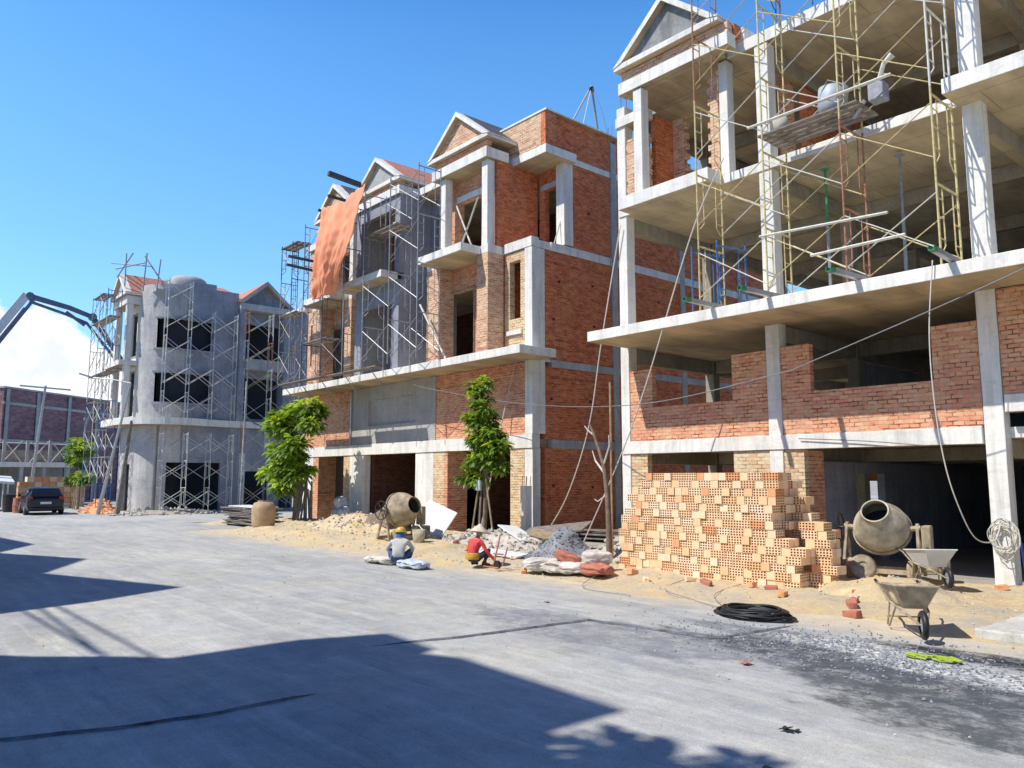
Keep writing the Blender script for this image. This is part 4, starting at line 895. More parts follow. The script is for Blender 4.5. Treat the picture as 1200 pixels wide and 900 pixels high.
# ------------------------------------------------------------------ brick pile
def brick_mesh(name, ax):      # holes open towards y (ax 0: .30 wide) or towards x (ax 1)
    L, D, Hh = .148, .08, .0715
    mb = MB(); nx, nz = 5, 3
    for sgn in (-1, 1):
        y = D*sgn; xs_ = [-L]; zs_ = [-Hh]
        wx = (2*L)/(nx*1.0); wz = (2*Hh)/nz
        for i in range(nx): xs_ += [-L+wx*i+wx*.2, -L+wx*(i+1)-wx*.2]
        for k in range(nz): zs_ += [-Hh+wz*k+wz*.2, -Hh+wz*(k+1)-wz*.2]
        xs_.append(L); zs_.append(Hh)
        for i in range(len(xs_)-1):
            for k in range(len(zs_)-1):
                q = [(xs_[i], zs_[k]), (xs_[i+1], zs_[k]), (xs_[i+1], zs_[k+1]), (xs_[i], zs_[k+1])]
                if i % 2 == 1 and k % 2 == 1:
                    yi = y-sgn*.05; mb.cur = 1
                    mb.add([(a, y, b) for a, b in q]+[(a, yi, b) for a, b in q], [(0, 1, 5, 4), (1, 2, 6, 5), (2, 3, 7, 6), (3, 0, 4, 7), (4, 5, 6, 7)]); mb.cur = 0
                else: mb.add([(a, y, b) for a, b in q], [(0, 1, 2, 3)])
    mb.add([(-L, -D, -Hh), (L, -D, -Hh), (L, D, -Hh), (-L, D, -Hh), (-L, -D, Hh), (L, -D, Hh), (L, D, Hh), (-L, D, Hh)], [(0, 1, 2, 3), (4, 5, 6, 7), (1, 2, 6, 5), (0, 3, 7, 4)])
    if ax: mb.v = [(-y, x, z) for x, y, z in mb.v]
    return mb
rb = random.Random(11)
protoA = [brick_mesh('hollow_brick', 0).build('hollow_brick', [M[c], M['hole']]) for c in ('tbrick', 'tbrick2')]
protoB = [brick_mesh('hollow_brick', 1).build('hollow_brick', [M[c], M['hole']]) for c in ('tbrick', 'tbrick2')]
RH = .147; ZB = .04
def hmax(x, j):
    if j == 0:
        if x < -11.05: return 8+(1 if x > -11.2 else 0)
        if x < -10.8: return 12
        if x < -7.72: return 14
        return 6 if x < -7.5 else (5 if x < -7.3 else 0)
    if j == 1:
        if x < -10.9: return 8
        if x < -7.78: return 14
        if x < -7.35: return 2
        return 8 if x < -7.05 else (7 if x < -6.9 else 0)
    if j == 2:
        if x < -10.9: return 6
        if x < -8.05: return 14
        if x < -7.85: return 13
        if x < -7.6: return 11
        return 9 if x < -7.4 else (7 if x < -7.1 else 0)
    if x < -8.3: return 14
    if x < -8.0: return 12
    return 9 if x < -7.7 else 0
cells = []
XE = {0: -7.3, 1: -6.95, 2: -7.1, 3: -7.7}
for j in range(4):
    for r in range(14):
        x = -11.5+{0: 0, 1: .17, 2: .32}[(r+j) % 3]*1.0-.0; k = (r*2+j) % 3
        x = -11.45; seq = [0, 1] if (r+j) % 2 else [1, 0]
        if (r+j) % 4 >= 2: x += .08
        q = 0
        while x < XE[j]:
            typ = seq[q % 2]; w = .302 if typ == 0 else .166
            if rb.random() < .08: typ = 1-typ; w = .302 if typ == 0 else .166
            xc = x+w/2
            if r < hmax(xc, j) and r >= 0:
                cells.append((xc, j, r, typ))
            x += w+.004; q += 1
LIM = []
for (xc, j, r, typ) in cells:
    w = .302 if typ == 0 else .166
    front = j == 0 or hmax(xc, j-1) <= r
    top = hmax(xc, j) == r+1
    right = hmax(xc+w*.5+.1, j) <= r
    vis = front or right or top
    ys = [12.9+.335*j+.08] + ([12.9+.335*j+.25] if typ == 0 else [])
    if typ: ys = [12.9+.335*j+.15]
    for qi, y in enumerate(ys):
        score = (2 if front and qi == 0 else 0)+(1.5 if right else 0)+(.5 if top else 0)-j*.1+xc*.01
        if not vis: score = -5
        if typ and front and xc < -7.6: pr = rb.uniform(-.01, .03)
        else: pr = rb.uniform(-.012, .012)
        LIM.append((score, xc, y-pr, ZB+RH*(r+.5), typ, vis, r))
LIM.sort(key=lambda t: -t[0])
core = MB(); used = {}
for idx, (sc, x, y, z, typ, vis, r) in enumerate(LIM):
    c = 1 if (rb.random() < .04 or (r == 13 and rb.random() < .3)) else 0
    if idx < 298 and sc > -4:
        pr = (protoA, protoB)[typ][c]
        if (typ, c) not in used: o = pr; used[(typ, c)] = 1
        else: o = pr.copy(); COL.objects.link(o)
        o.location = (x, y, z); o.rotation_euler = (rb.uniform(-.006, .006), rb.uniform(-.01, .01), rb.uniform(-.03, .03)); o.scale = (1, 1, 1)
        tag(o, 'pale terracotta hollow brick stacked in the tall brick pile' if c == 0 else 'darker burnt terracotta hollow brick in the tall brick pile', 'brick', 'hollow bricks of the tall pile')
    else:
        L, D = (.148, .08) if typ == 0 else (.08, .148); core.box(x-L, x+L, y-D, y+D, z-.0712, z+.0712)
for t_ in (0, 1):
    for c in (0, 1):
        if (t_, c) not in used: bpy.data.objects.remove((protoA, protoB)[t_][c])
tag(core.build('stacked_bricks', M['tbrick']), 'inner and rear layers of bricks within the tall pile', 'bricks', kind='stuff')
# odd bricks scattered
def halfbrick(x, y, z, rz, s, mt, lb, grp='broken bricks scattered on the sand'):
    mb = MB(); rr_ = random.Random(int(x*100)); L, D, Hh = .1*s, .06*s, .045*s
    vs = [(a*L*rr_.uniform(.75, 1.1), b*D*rr_.uniform(.8, 1.1), c*Hh*rr_.uniform(.8, 1.1)) for c in (-1, 1) for a, b in ((-1, -1), (1, -1), (1, 1), (-1, 1))]
    mb.add(vs, [(3, 2, 1, 0), (4, 5, 6, 7), (0, 1, 5, 4), (1, 2, 6, 5), (2, 3, 7, 6), (3, 0, 4, 7)])
    o = mb.build('broken_brick', M[mt], bevel=.008); o.location = (x, y, z+.04*s); o.rotation_euler = (rr_.uniform(-.2, .2), rr_.uniform(-.2, .2), rz); tag(o, lb, 'brick', grp)
for k, (px, py) in enumerate([(-9.9, 11.9), (-9.1, 12.2), (-8.6, 12.0), (-10.5, 12.2), (-8.0, 12.5), (-7.5, 12.3), (-11.6, 11.7), (-6.3, 12.6), (-6.0, 12.2), (-5.6, 11.3), (-5.9, 11.9), (-7.0, 11.8), (-12.6, 11.2), (-14.2, 12.3), (-16.5, 12.7), (-17.4, 13.0), (-5.2, 12.9), (-4.9, 15.2), (-4.3, 14.8), (-10.2, 14.6)]):
    halfbrick(px, py, sand_h(px, py), rb.uniform(0, 3), rb.uniform(.8, 1.25), rb.choice(['tbrick', 'tbrick2', 'bag_r']), 'broken piece of hollow brick lying loose on the sand')

# ------------------------------------------------------------------ heaps and rubble
heap('gravel_pile', 'cone of grey gravel heaped beside the bare tree', M['gravel'], -13.2, 13.0, 1.05, .8, .85, 1, 'gravel pile', .2, .1, M['gravel'], 700, .035)
heap('sand_pile', 'long low heap of yellow sand in front of the middle building beside the dusty mixer', M['sand'], -24.6, 14.2, 3.8, 1.3, .75, 5, 'sand pile', .35, .1, M['rubble'], 600, .06)
heap('sand_pile', 'small mound of sand under the two wheelbarrows', M['sand'], -5.9, 13.3, 1.5, 1.2, .42, 8, 'sand pile', .3, .05, M['rubble'], 120, .03)
heap('rubble_pile', 'pale rubble of broken mortar and brick in front of the right garage opening', M['rubble'], -17.0, 14.2, 3.2, 1.2, .5, 12, 'rubble pile', .4, .1, M['rubble'], 420, .09)
heap('rubble_pile', 'broken stones piled at the foot of the bare tree', M['rubble'], -12.4, 14.6, 1.4, .9, .55, 15, 'rubble pile', .4, .1, M['rubble'], 200, .09)
heap('rubble_pile', 'grey rubble strewn along the foot of the corner building', M['dirt'], -46.0, 14.5, 1.6, 3.0, .35, 17, 'rubble pile', .4, .02, M['rubble'], 160, .12)
heap('brick_rubble', 'heap of broken red brick beside the lamp post at the corner building', M['tbrick2'], -50.5, 12.0, 2.4, .8, .8, 19, 'brick rubble', .4, .02, M['tbrick2'], 160, .12)
gv = MB(); rg = random.Random(5)
for k in range(1500):
    x = rg.gauss(-4.3, 1.3); y = rg.gauss(9.1, .55)
    if y > 10.9 or x > 0: continue
    rockpts(gv, (x, y, .012), rg.uniform(.008, .024), rg)
tag(gv.build('loose_gravel', M['gravel']), 'loose grey gravel spilled over the road by the wheelbarrow', 'gravel', kind='stuff')
gv = MB()
for k in range(420):
    x = rg.uniform(-24, -1.5); y = 10.8-abs(rg.gauss(0, 3.2))
    if y > -2: rockpts(gv, (x, y, .012), rg.uniform(.006, .02), rg)
tag(gv.build('road_grit', M['rubble']), 'scattered pebbles and grit on the road surface', 'grit', kind='stuff')
for i, (x, y, c, lb) in enumerate([(-5.0, 7.6, 'bag_r', 'torn scrap of pinkish paper lying on the dark asphalt'), (-3.1, 5.0, 'black', 'small dark clod on the road near the lower edge'), (-3.5, 5.9, 'black', 'small black scrap on the pale road right of the long shadow'), (-9.5, 8.9, 'board', 'thin white sliver of plaster on the road'), (-5.2, 2.0, 'board', 'tiny pale chip in the shaded road')]):
    mb = MB(); rr_ = random.Random(i)
    for k in range(4): mb.obox((x+rr_.uniform(-.06, .06), y+rr_.uniform(-.05, .05), .022+.006*k), (rr_.uniform(.02, .045), rr_.uniform(-.02, .02), rr_.uniform(-.01, .01)), (0, rr_.uniform(.015, .035), 0), (0, 0, .003))
    tag(mb.build('litter', M[c]), lb, 'litter', 'small litter on the road')
gv = MB()
for k in range(1500):
    x = rg.uniform(-34, 1); y = rg.uniform(11.1, 15.8); rockpts(gv, (x, y, sand_h(x, y)+.005), rg.uniform(.012, .05)*(1 if x < -12 else .6), rg)
tag(gv.build('loose_stones', M['rubble']), 'small stones scattered over the sandy verge', 'stones', kind='stuff')
boards = [((-15.6, 15.0, .62), 1.9, .8, (.25, -.12), 20, 'plank', 'dark board lying slanted across the alley rubble'), ((-16.3, 14.3, .5), 1.5, .6, (-.1, .22), -15, 'board', 'broken white board resting on the rubble by the alley'), ((-14.9, 14.2, .5), 1.1, .5, (.35, .2), 40, 'wood', 'tilted timber sheet beside the gravel cone'),
          ((-14.7, 12.4, .2), 1.15, .5, (.08, .06), 12, 'board', 'pale flat sack-like slab lying right of the kneeling worker'), ((-17.6, 12.8, .16), 1.2, .35, (.04, .04), 25, 'plank', 'thin dark plank on the ground between the two workers'), ((-17.5, 14.9, .5), 1.6, .25, (.2, 0), -30, 'board', 'long pale plank on top of the rubble heap')]
for (c, L, W_, (ta, tb), rz, mt, lb) in boards:
    o = MB().box(-L/2, L/2, -W_/2, W_/2, -.02, .02).build('board', M[mt], bevel=.005); o.location = c; o.rotation_euler = (ta, tb, R(rz)); tag(o, lb, 'board')
o = MB().box(-.62, .62, -.02, .02, -.5, .5).build('leaning_board', M['board'], bevel=.005); o.location = (-20.2, 14.25, .72); o.rotation_euler = (R(-32), R(18), R(12)); tag(o, 'white board tilted against the pier beside the dusty mixer', 'board')
# stacked planks in alley
st = thing('plank_stack', 'stack of weathered planks lying in the alley between the brick walls', 'planks', (-16.3, 19, .1))
for k in range(14): MB().beam((-18.0+rg.uniform(0, .6), 17.6+.24*(k % 6)+rg.uniform(-.05, .05), .16+.06*(k//3)), (-14.6+rg.uniform(-.5, .4), 17.9+.24*(k % 6), .2+.07*(k//3)), .2, .04).build('plank', M['plank'], st)
for (dx, lb) in ((0, 'left timber strip leaning in the right garage opening'), (.35, 'right timber strip leaning in the right garage opening')):
    stick('timber_strip', lb, 'timber', (-22.7+dx, 18.0, .1), (-22.9+dx, 18.3, 2.1), .05, M['plank'])
# short white column stub by the corner of the middle building
B_ = thing('column_stub', 'short white concrete column with rebar in front of the middle building corner', 'column', (-18.5, 16.6, 0))
B(B_, 'column', M['conc'], -18.62, -18.36, 16.4, 16.66, 0, 1.75)
for (x, y) in ((-18.58, 16.44), (-18.4, 16.44), (-18.58, 16.62), (-18.4, 16.62)): cpipe(B_, 'rebar', (x, y, 1.75), (x+.02, y, 2.05), .01, M['pipe_r'])
# kerb pieces
for i, (x0, x1, y0, y1, lb) in enumerate([(-3.9, 3, 11.0, 11.25, 'worn concrete kerb at the lower right road edge'), (-60, -45.5, 12.42, 12.6, 'pale kerb running along the corner building')]):
    tag(MB().box(x0, x1, y0, y1, 0, .13).build('kerb', M['kerb'], bevel=.02), lb, 'kerb', kind='structure')
tag(MB().box(-3.9, 4, 11.252, 13.2, 0, .11).build('pavement', M['kerb'], bevel=.02), kind='structure')

# ------------------------------------------------------------------ sacks
def sack(name, lb, c, L, W_, Hh, rz, mat, grp, tilt=0):
    bm = bmesh.new(); bmesh.ops.create_cube(bm, size=2); bmesh.ops.subdivide_edges(bm, edges=bm.edges, cuts=9, use_grid_fill=True)
    for v in bm.verts:
        x, y, z = v.co; r_ = 1-.22*abs(x)**4-.0
        e = (1-.28*abs(y)**3)*(1-.35*abs(x)**3)
        v.co = Vector((x*L/2*(1-.08*abs(y)**2), y*W_/2*r_, z*Hh/2*e))
        q = Vector((x*1.6+c[0]*3, y*1.6, z+c[1]*3)); v.co += Vector((.03*mn.noise(q*1.7), .03*mn.noise(q*1.9), .045*mn.noise(q)+.02*mn.noise(q*3.1)))*min(1.4, L/.7)
    me = bpy.data.meshes.new(name); bm.to_mesh(me); bm.free(); me.materials.append(M[mat]); me.polygons.foreach_set('use_smooth', [True]*len(me.polygons))
    o = bpy.data.objects.new(name, me); COL.objects.link(o); o.location = c; o.rotation_euler = (0, tilt, R(rz)); tag(o, lb, 'sack', grp); return o
G_ = 'sacks at the foot of the gravel pile'
sack('cement_sack', 'white sack lying leftmost before the gravel pile', (-12.35, 11.5, .2), .8, .5, .24, 70, 'bag_w', G_)
sack('cement_sack', 'long pale sack lying flat in the middle before the gravel pile', (-11.75, 11.55, .18), 1.0, .5, .22, 20, 'bag_w', G_)
sack('cement_sack', 'brownish sack lying rightmost beside the bare tree', (-11.1, 11.75, .18), .8, .5, .2, -5, 'bag_r', G_)
sack('cement_sack', 'red sack on top of the other sacks by the gravel pile', (-11.85, 11.75, .36), .55, .38, .2, 35, 'bag_r', G_, .3)
sack('cement_sack', 'white bundled sack behind the red one', (-11.35, 12.1, .36), .6, .45, .3, 60, 'bag_w', G_)
sack('cement_sack', 'left pale slab-like sack under the grey-shirted worker', (-16.2, 9.95, .1), 1.0, .45, .16, 5, 'bag_w', 'sacks beside the grey-shirted worker')
sack('cement_sack', 'right pale sack beside the grey-shirted worker', (-14.9, 9.95, .1), .9, .42, .16, 0, 'bag_b', 'sacks beside the grey-shirted worker')
for i, (dx, dz, lb) in enumerate([(0, .28, 'lower left pale blue sack by the narrow doorway'), (.5, .3, 'right pale blue sack by the narrow doorway'), (.2, .72, 'upper pale blue sack standing on the two by the narrow doorway')]):
    sack('cement_sack', lb, (-29.9+dx, 16.2, dz+.25), .5, .45, .5, 90, 'bag_b', 'pale blue sacks by the doorway', 1.2)
# dark cover behind the mixer
def cover():
    vs = []; nx, ny = 22, 12
    for j in range(ny+1):
        for i in range(nx+1):
            x = -25.6+3.4*i/nx; y = 13.8+1.3*j/ny; s = i/nx; t = j/ny
            z = .3+1.0*s*math.sin(math.pi*min(1, t*1.1+.05))+.12*mn.noise(Vector((x*2, y*2, 4)))
            vs.append((x, y, z))
    fs = [(j*(nx+1)+i, j*(nx+1)+i+1, (j+1)*(nx+1)+i+1, (j+1)*(nx+1)+i) for j in range(ny) for i in range(nx)]
    o = MB().add(vs, fs).build('tarp', M['bark'], smooth=True); tag(o, 'muddy brown cover draped over sand left of the dusty mixer', 'tarp')
cover()

# ------------------------------------------------------------------ cement mixers
def mixer(lb, loc, rz, tilt, mt, s=1.0, hood=False):
    o = local(thing('cement_mixer', lb, 'cement mixer', loc, None, rz)); o.scale = (s, s, s)
    ax = Vector((math.sin(tilt)*-.0, -math.cos(tilt), math.sin(tilt))).normalized(); c = Vector((0, 0, .92))
    outer = [(.02, -.5), (.2, -.5), (.3, -.46), (.46, -.22), (.505, -.08), (.505, .06), (.46, .2), (.3, .47), (.245, .56), (.25, .6), (.225, .6), (.22, .55), (.28, .44), (.43, .18), (.45, 0), (.4, -.25), (.02, -.42)]
    d = MB().lathe(outer, c, ax, 30).build('drum', M[mt], o); smooth_by_angle(d, 40)
    MB().lathe([(.512, -.1), (.53, -.1), (.53, -.03), (.512, -.03)], c, ax, 30).build('ring_gear', M['mixer2'], d)
    MB().lathe([(.0, .05), (.40, .02)], c, ax, 24).build('inner_disc', M['dark_in'], d)  # near-black disc across the middle of the drum
    # bail and trunnions (axis x)
    for sx in (-1, 1):
        mb = MB(); mb.beam((sx*.66, -.28, .05), (sx*.62, 0, 1.02), .05, .06); mb.beam((sx*.66, .3, .05), (sx*.62, 0, 1.02), .05, .06); mb.beam((sx*.65, -.25, .3), (sx*.65, .26, .3), .04, .04)
        mb.tube([(sx*.47, 0, .92), (sx*.68, 0, .95)], .05, 8); mb.build('side_frame', M['mixer2'], o)
    mb = MB(); mb.beam((-.66, -.26, .14), (.66, -.26, .14), .06, .08); mb.beam((-.66, .28, .14), (.66, .28, .14), .06, .08); mb.build('chassis', M['mixer2'], o)
    w = MB(); w.tube([(-.76, .27*math.cos(t), .92+.27*math.sin(t)) for t in [2*math.pi*i/20 for i in range(21)]], .016, 6)
    for a in range(3): w.tube([(-.76, .27*math.cos(a*1.047), .92+.27*math.sin(a*1.047)), (-.76, -.27*math.cos(a*1.047), .92-.27*math.sin(a*1.047))], .012, 5)
    w.tube([(-.62, 0, .92), (-.77, 0, .92)], .03, 8); w.build('tilting_wheel', M['black'], o)
    MB().box(.7, .86, -.14, .14, .45, 1.0).build('motor_housing', M['mixer2'], o, bevel=.03)
    mbx = MB(); mbx.box(.6, 1.1, -.1, .25, .15, .42); mbx.build('motor', M['mixer2'], o, bevel=.04)
    for sx in (-.5, .55):
        mb = MB().lathe([(.0, -.05), (.11, -.05), (.19, -.05), (.21, 0), (.19, .05), (0, .05)], (sx, -.36, .17), (1, 0, 0), 18).build('wheel', M['mixer2'], o)
    return o
mixer('beige cement mixer with open drum facing the road inside the right opening', (-6.95, 15.35, .12), R(12), R(36), 'mixer')
m1 = mixer('dusty crusted cement mixer standing on the sand before the middle building', (-19.9, 12.85, .15), R(98), R(14), 'mixer2', 1.0)
bu = thing('bucket', 'pale steel bucket standing right of the dusty mixer', 'bucket', (-18.6, 12.6, .15))
MB().lathe([(0, 0), (.15, 0), (.19, .42), (.175, .42), (.13, .03), (0, .03)], (-18.6, 12.6, .15), (0, 0, 1), 16).build('body', M['mixer'], bu, smooth=True)
MB().tube([(-18.79, 12.6, .57), (-18.6, 12.6, .68), (-18.41, 12.6, .57)], .008, 5).build('handle', M['steel'], bu)

# ------------------------------------------------------------------ wheelbarrows
def barrow(lb, loc, rz, mt, load, tiltx=0):
    o = local(thing('wheelbarrow', lb, 'wheelbarrow', loc, 'wheelbarrows by the sand', rz)); o.scale = (.92, .92, .92)
    # x = length: wheel at +x, handles at -x
    T = [(-.42, .33, .60), (.52, .33, .66)]; Bt = [(-.22, .2, .34), (.30, .17, .34)]
    rim = [(-.42, -.33, .58), (.52, -.27, .66), (.52, .27, .66), (-.42, .33, .58)]; bot = [(-.24, -.2, .33), (.28, -.14, .33), (.28, .14, .33), (-.24, .2, .33)]
    inn = [(x*.95, y*.94, z-.004) for x, y, z in rim]; inb = [(x*.93, y*.9, z+.02) for x, y, z in bot]
    mb = MB(); mb.add(rim+bot, [(0, 1, 5, 4), (1, 2, 6, 5), (2, 3, 7, 6), (3, 0, 4, 7), (4, 5, 6, 7)])
    mb.add(inn+inb, [(0, 1, 5, 4), (1, 2, 6, 5), (2, 3, 7, 6), (3, 0, 4, 7), (4, 5, 6, 7)])
    mb.add(rim+inn, [(0, 1, 5, 4), (1, 2, 6, 5), (2, 3, 7, 6), (3, 0, 4, 7)])
    tr = mb.build('tray', M[mt], o)
    MB().tube([rim[0], rim[1], rim[2], rim[3], rim[0]], .014, 6).build('rim', M[mt], tr)
    if load:
        MB().lathe([(.0, .64), (.1, .63), (.22, .575), (.27, .5), (.2, .36)], (.02, 0, 0), (0, 0, 1), 16).build('sand_load', M['sand'], o, smooth=True)
    for s in (-1, 1):
        h = MB().tube([(.72, s*.05, .2), (.28, s*.17, .30), (-.3, s*.24, .36), (-.62, s*.28, .52), (-.86, s*.29, .56)], .017, 7).build('handle', M['barrow'], o, smooth=True)
        MB().tube([(-.78, s*.287, .545), (-.92, s*.292, .565)], .023, 8).build('grip', M['black'], h)
        MB().tube([(-.26, s*.22, .35), (-.33, s*.25, .01), (-.2, s*.25, .01), (.02, s*.19, .33)], .013, 6).build('leg', M['barrow'], o)
    MB().tube([(-.31, -.24, .13), (-.31, .24, .13)], .011, 6).build('leg_brace', M['barrow'], o)
    wl = MB().lathe([(.115, -.035), (.16, -.04), (.185, -.02), (.19, 0), (.185, .02), (.16, .04), (.115, .035)], (.74, 0, .19), (0, 1, 0), 22).build('wheel', M['black'], o, smooth=True)
    MB().lathe([(0, -.02), (.03, -.03), (.118, -.015), (.118, .015), (.03, .03), (0, .02)], (.74, 0, .19), (0, 1, 0), 18).build('rim', M['steel'], wl)
    cpipe(wl, 'axle', (.74, -.07, .19), (.74, .07, .19), .012, M['steel'])
    return o
w1 = barrow('nearest wheelbarrow, dusty with sand in its tray, at the road edge', (-4.55, 10.75, .05), R(-56), 'barrow', True)
w2 = barrow('white-trayed wheelbarrow tipped near the right column', (-5.75, 14.5, .2), R(-48), 'board', False)
ti = thing('spare_wheel', 'worn wheel lying by the mixer in the sand', 'wheel', (-6.9, 14.4, .3))
MB().lathe([(.1, -.05), (.19, -.06), (.24, 0), (.19, .06), (.1, .05)], (-6.9, 14.4, .38), (.5, -1, .35), 22).build('tyre', M['barrow'], ti, smooth=True)
MB().lathe([(0, -.02), (.1, -.03), (.1, .03), (0, .02)], (-6.9, 14.4, .38), (.5, -1, .35), 16).build('rim', M['mixer2'], ti)
# misc: drum, board stack, sheet bundle
jr = thing('clay_drum', 'tan rounded drum standing beside the stack of boards', 'drum', (-28.6, 12.4, .1))
MB().lathe([(0, 0), (.36, 0), (.42, .15), (.44, .75), (.36, .95), (.2, 1.0), (0, 1.0)], (-28.6, 12.4, .12), (0, 0, 1), 20).build('body', M['jar'], jr, smooth=True)
MB().lathe([(.2, 0), (.22, .0), (.22, .05), (.2, .05)], (-28.6, 12.4, 1.11), (0, 0, 1), 16).build('lid_ring', M['jar'], jr)
bs = thing('board_stack', 'untidy stack of grey boards left of the tan drum', 'boards', (-32.5, 13.6, 0))
for k in range(12): MB().obox((-32.2+rg.uniform(-.2, .2), 13.4+rg.uniform(-.1, .1), .1+.065*k), (1.7+rg.uniform(-.2, .2), rg.uniform(-.15, .15), 0), (rg.uniform(-.03, .03), .45, 0), (0, 0, .02)).build('board', M['plank'] if k < 11 else M['board'], bs)
tw = thing('timber_bundle', 'bundle of grey timber poles propped around the leafy tree trunk', 'timber', (-31.0, 15.2, 0))
for k in range(16):
    a = k/16*2.6-1.3; MB().tube([(-31.2+1.0*math.sin(a)+rg.uniform(-.1, .1), 15.3-.2*math.cos(a), .05), (-31.2+.5*math.sin(a)+rg.uniform(-.2, .2), 15.3, 1.75+rg.uniform(-.3, .2))], .04, 5).build('pole', M['plank'], tw)
ye = MB(); 
for k in range(16): ye.obox((-3.7+rg.uniform(-.28, .25), 9.35+rg.uniform(-.08, .08), .03+rg.uniform(0, .02)), (.06, rg.uniform(-.03, .03), rg.uniform(-.01, .01)), (rg.uniform(-.02, .02), .03, 0), (0, 0, .004))
tag(ye.build('plastic_scrap', M['leafy']), 'crumpled lime green plastic scrap lying on the dark gravel', 'scrap')
o = MB().box(-.9, .9, -.01, .01, -.35, .35).build('blue_tarp', M['navy']); o.location = (-4.2, 16.9, .45); o.rotation_euler = (R(12), 0, R(-5)); tag(o, 'blue sheet hanging beside the right column', 'tarp')

# ------------------------------------------------------------------ people
def person(label, loc, rz, J, bones, matfn, mats, head, extra):
    o_root = thing('person', label, 'person', loc, None, rz)
    names = list(J.keys()); idx = {n_: i for i, n_ in enumerate(names)}
    me = bpy.data.meshes.new('skeleton'); me.from_pydata([J[n_][0] for n_ in names], [(idx[a], idx[b]) for a, b in bones], [])
    tmp = bpy.data.objects.new('tmp_body', me); COL.objects.link(tmp)
    tmp.modifiers.new('Skin', 'SKIN'); sd = tmp.modifiers.new('Sub', 'SUBSURF'); sd.levels = 2; sd.render_levels = 2
    if not me.skin_vertices:
        bm = bmesh.new(); bm.from_mesh(me); bm.verts.layers.skin.verify(); bm.to_mesh(me); bm.free()
    sv = me.skin_vertices[0].data
    for n_ in names:
        r_ = J[n_][1]; sv[idx[n_]].radius = r_ if isinstance(r_, tuple) else (r_, r_); sv[idx[n_]].use_root = (n_ == 'pelvis')
    bpy.context.view_layer.update(); dg = bpy.context.evaluated_depsgraph_get()
    m2 = bpy.data.meshes.new_from_object(tmp.evaluated_get(dg)); bpy.data.objects.remove(tmp)
    for v in m2.vertices:
        if max(abs(v.co.x), 0) < .45: v.co += v.normal*(.011*mn.noise(v.co*9)+.006*mn.noise(v.co*22))
    for m_ in mats: m2.materials.append(m_)
    segs = [(Vector(J[a][0]), Vector(J[b][0]), a, b) for a, b in bones]
    for p in m2.polygons:
        best = None; bd = 1e9; c = p.center
        for a, b, na, nb in segs:
            ab = b-a; t = max(0, min(1, (c-a).dot(ab)/max(ab.length_squared, 1e-8))); d_ = (a+ab*t-c).length
            if d_ < bd: bd = d_; best = (na, nb, t)
        p.material_index = matfn(*best); p.use_smooth = True
    # head joined into the body mesh
    bm = bmesh.new(); bm.from_mesh(m2)
    hc, hdir, up = Vector(head[0]), Vector(head[1]).normalized(), Vector(head[2]).normalized()
    sd_ = hdir.cross(up).normalized(); up = sd_.cross(hdir)
    r0 = bmesh.ops.create_uvsphere(bm, u_segments=20, v_segments=14, radius=1)
    for v in r0['verts']:
        x, y, z = v.co; w = 1-.22*max(0, -z)*(1 if True else 0)
        px, py, pz = x*.075*w, y*.093*(1-.12*max(0, -z)), z*.115
        if y > .7 and abs(x) < .35: py += .02*math.exp(-((z+.1)/.22)**2)*(1-abs(x)/.35)
        if y > .6 and abs(abs(x)-.4) < .22 and abs(z-.1) < .15: py -= .007
        if y > .75 and abs(z+.45) < .08 and abs(x) < .35: py += .005
        if abs(x) > .93 and abs(y) < .3 and abs(z) < .35: px *= 1.13
        v.co = hc+sd_*px+hdir*py+up*pz
    for v in r0['verts']:
        for f in v.link_faces: f.smooth = True; f.material_index = 0
    bm.to_mesh(m2); bm.free()
    body = bpy.data.objects.new('body', m2); COL.objects.link(body); body.parent = o_root
    for nm, mbx, mt, sm in extra:
        e = mbx.build(nm, M[mt]); e.parent = o_root
        if sm: smooth_by_angle(e, 50)
    return o_root
def hand(J, bones, key, wrist, d, side, palm=.024):
    """palm and five fingers; d = pointing direction, side = towards the thumb"""
    w = Vector(wrist); d = Vector(d).normalized(); s = Vector(side).normalized(); nrm = d.cross(s)
    J[key+'p'] = (w+d*.055, (.03, .018)); bones.append((key, key+'p'))
    for i, (off, ln) in enumerate(((.027, .068), (.009, .076), (-.009, .07), (-.027, .055))):
        a = w+d*.095+s*off; J[f'{key}f{i}a'] = (a, .0095); b = a+d*ln*.5-nrm*.008; c = b+d*ln*.35-nrm*.025
        J[f'{key}f{i}b'] = (b, .0085); J[f'{key}f{i}c'] = (c, .007)
        bones += [(key+'p', f'{key}f{i}a'), (f'{key}f{i}a', f'{key}f{i}b'), (f'{key}f{i}b', f'{key}f{i}c')]
    J[key+'t1'] = (w+d*.04+s*.045, .011); J[key+'t2'] = (w+d*.085+s*.06-nrm*.01, .009); bones += [(key+'p', key+'t1'), (key+'t1', key+'t2')]
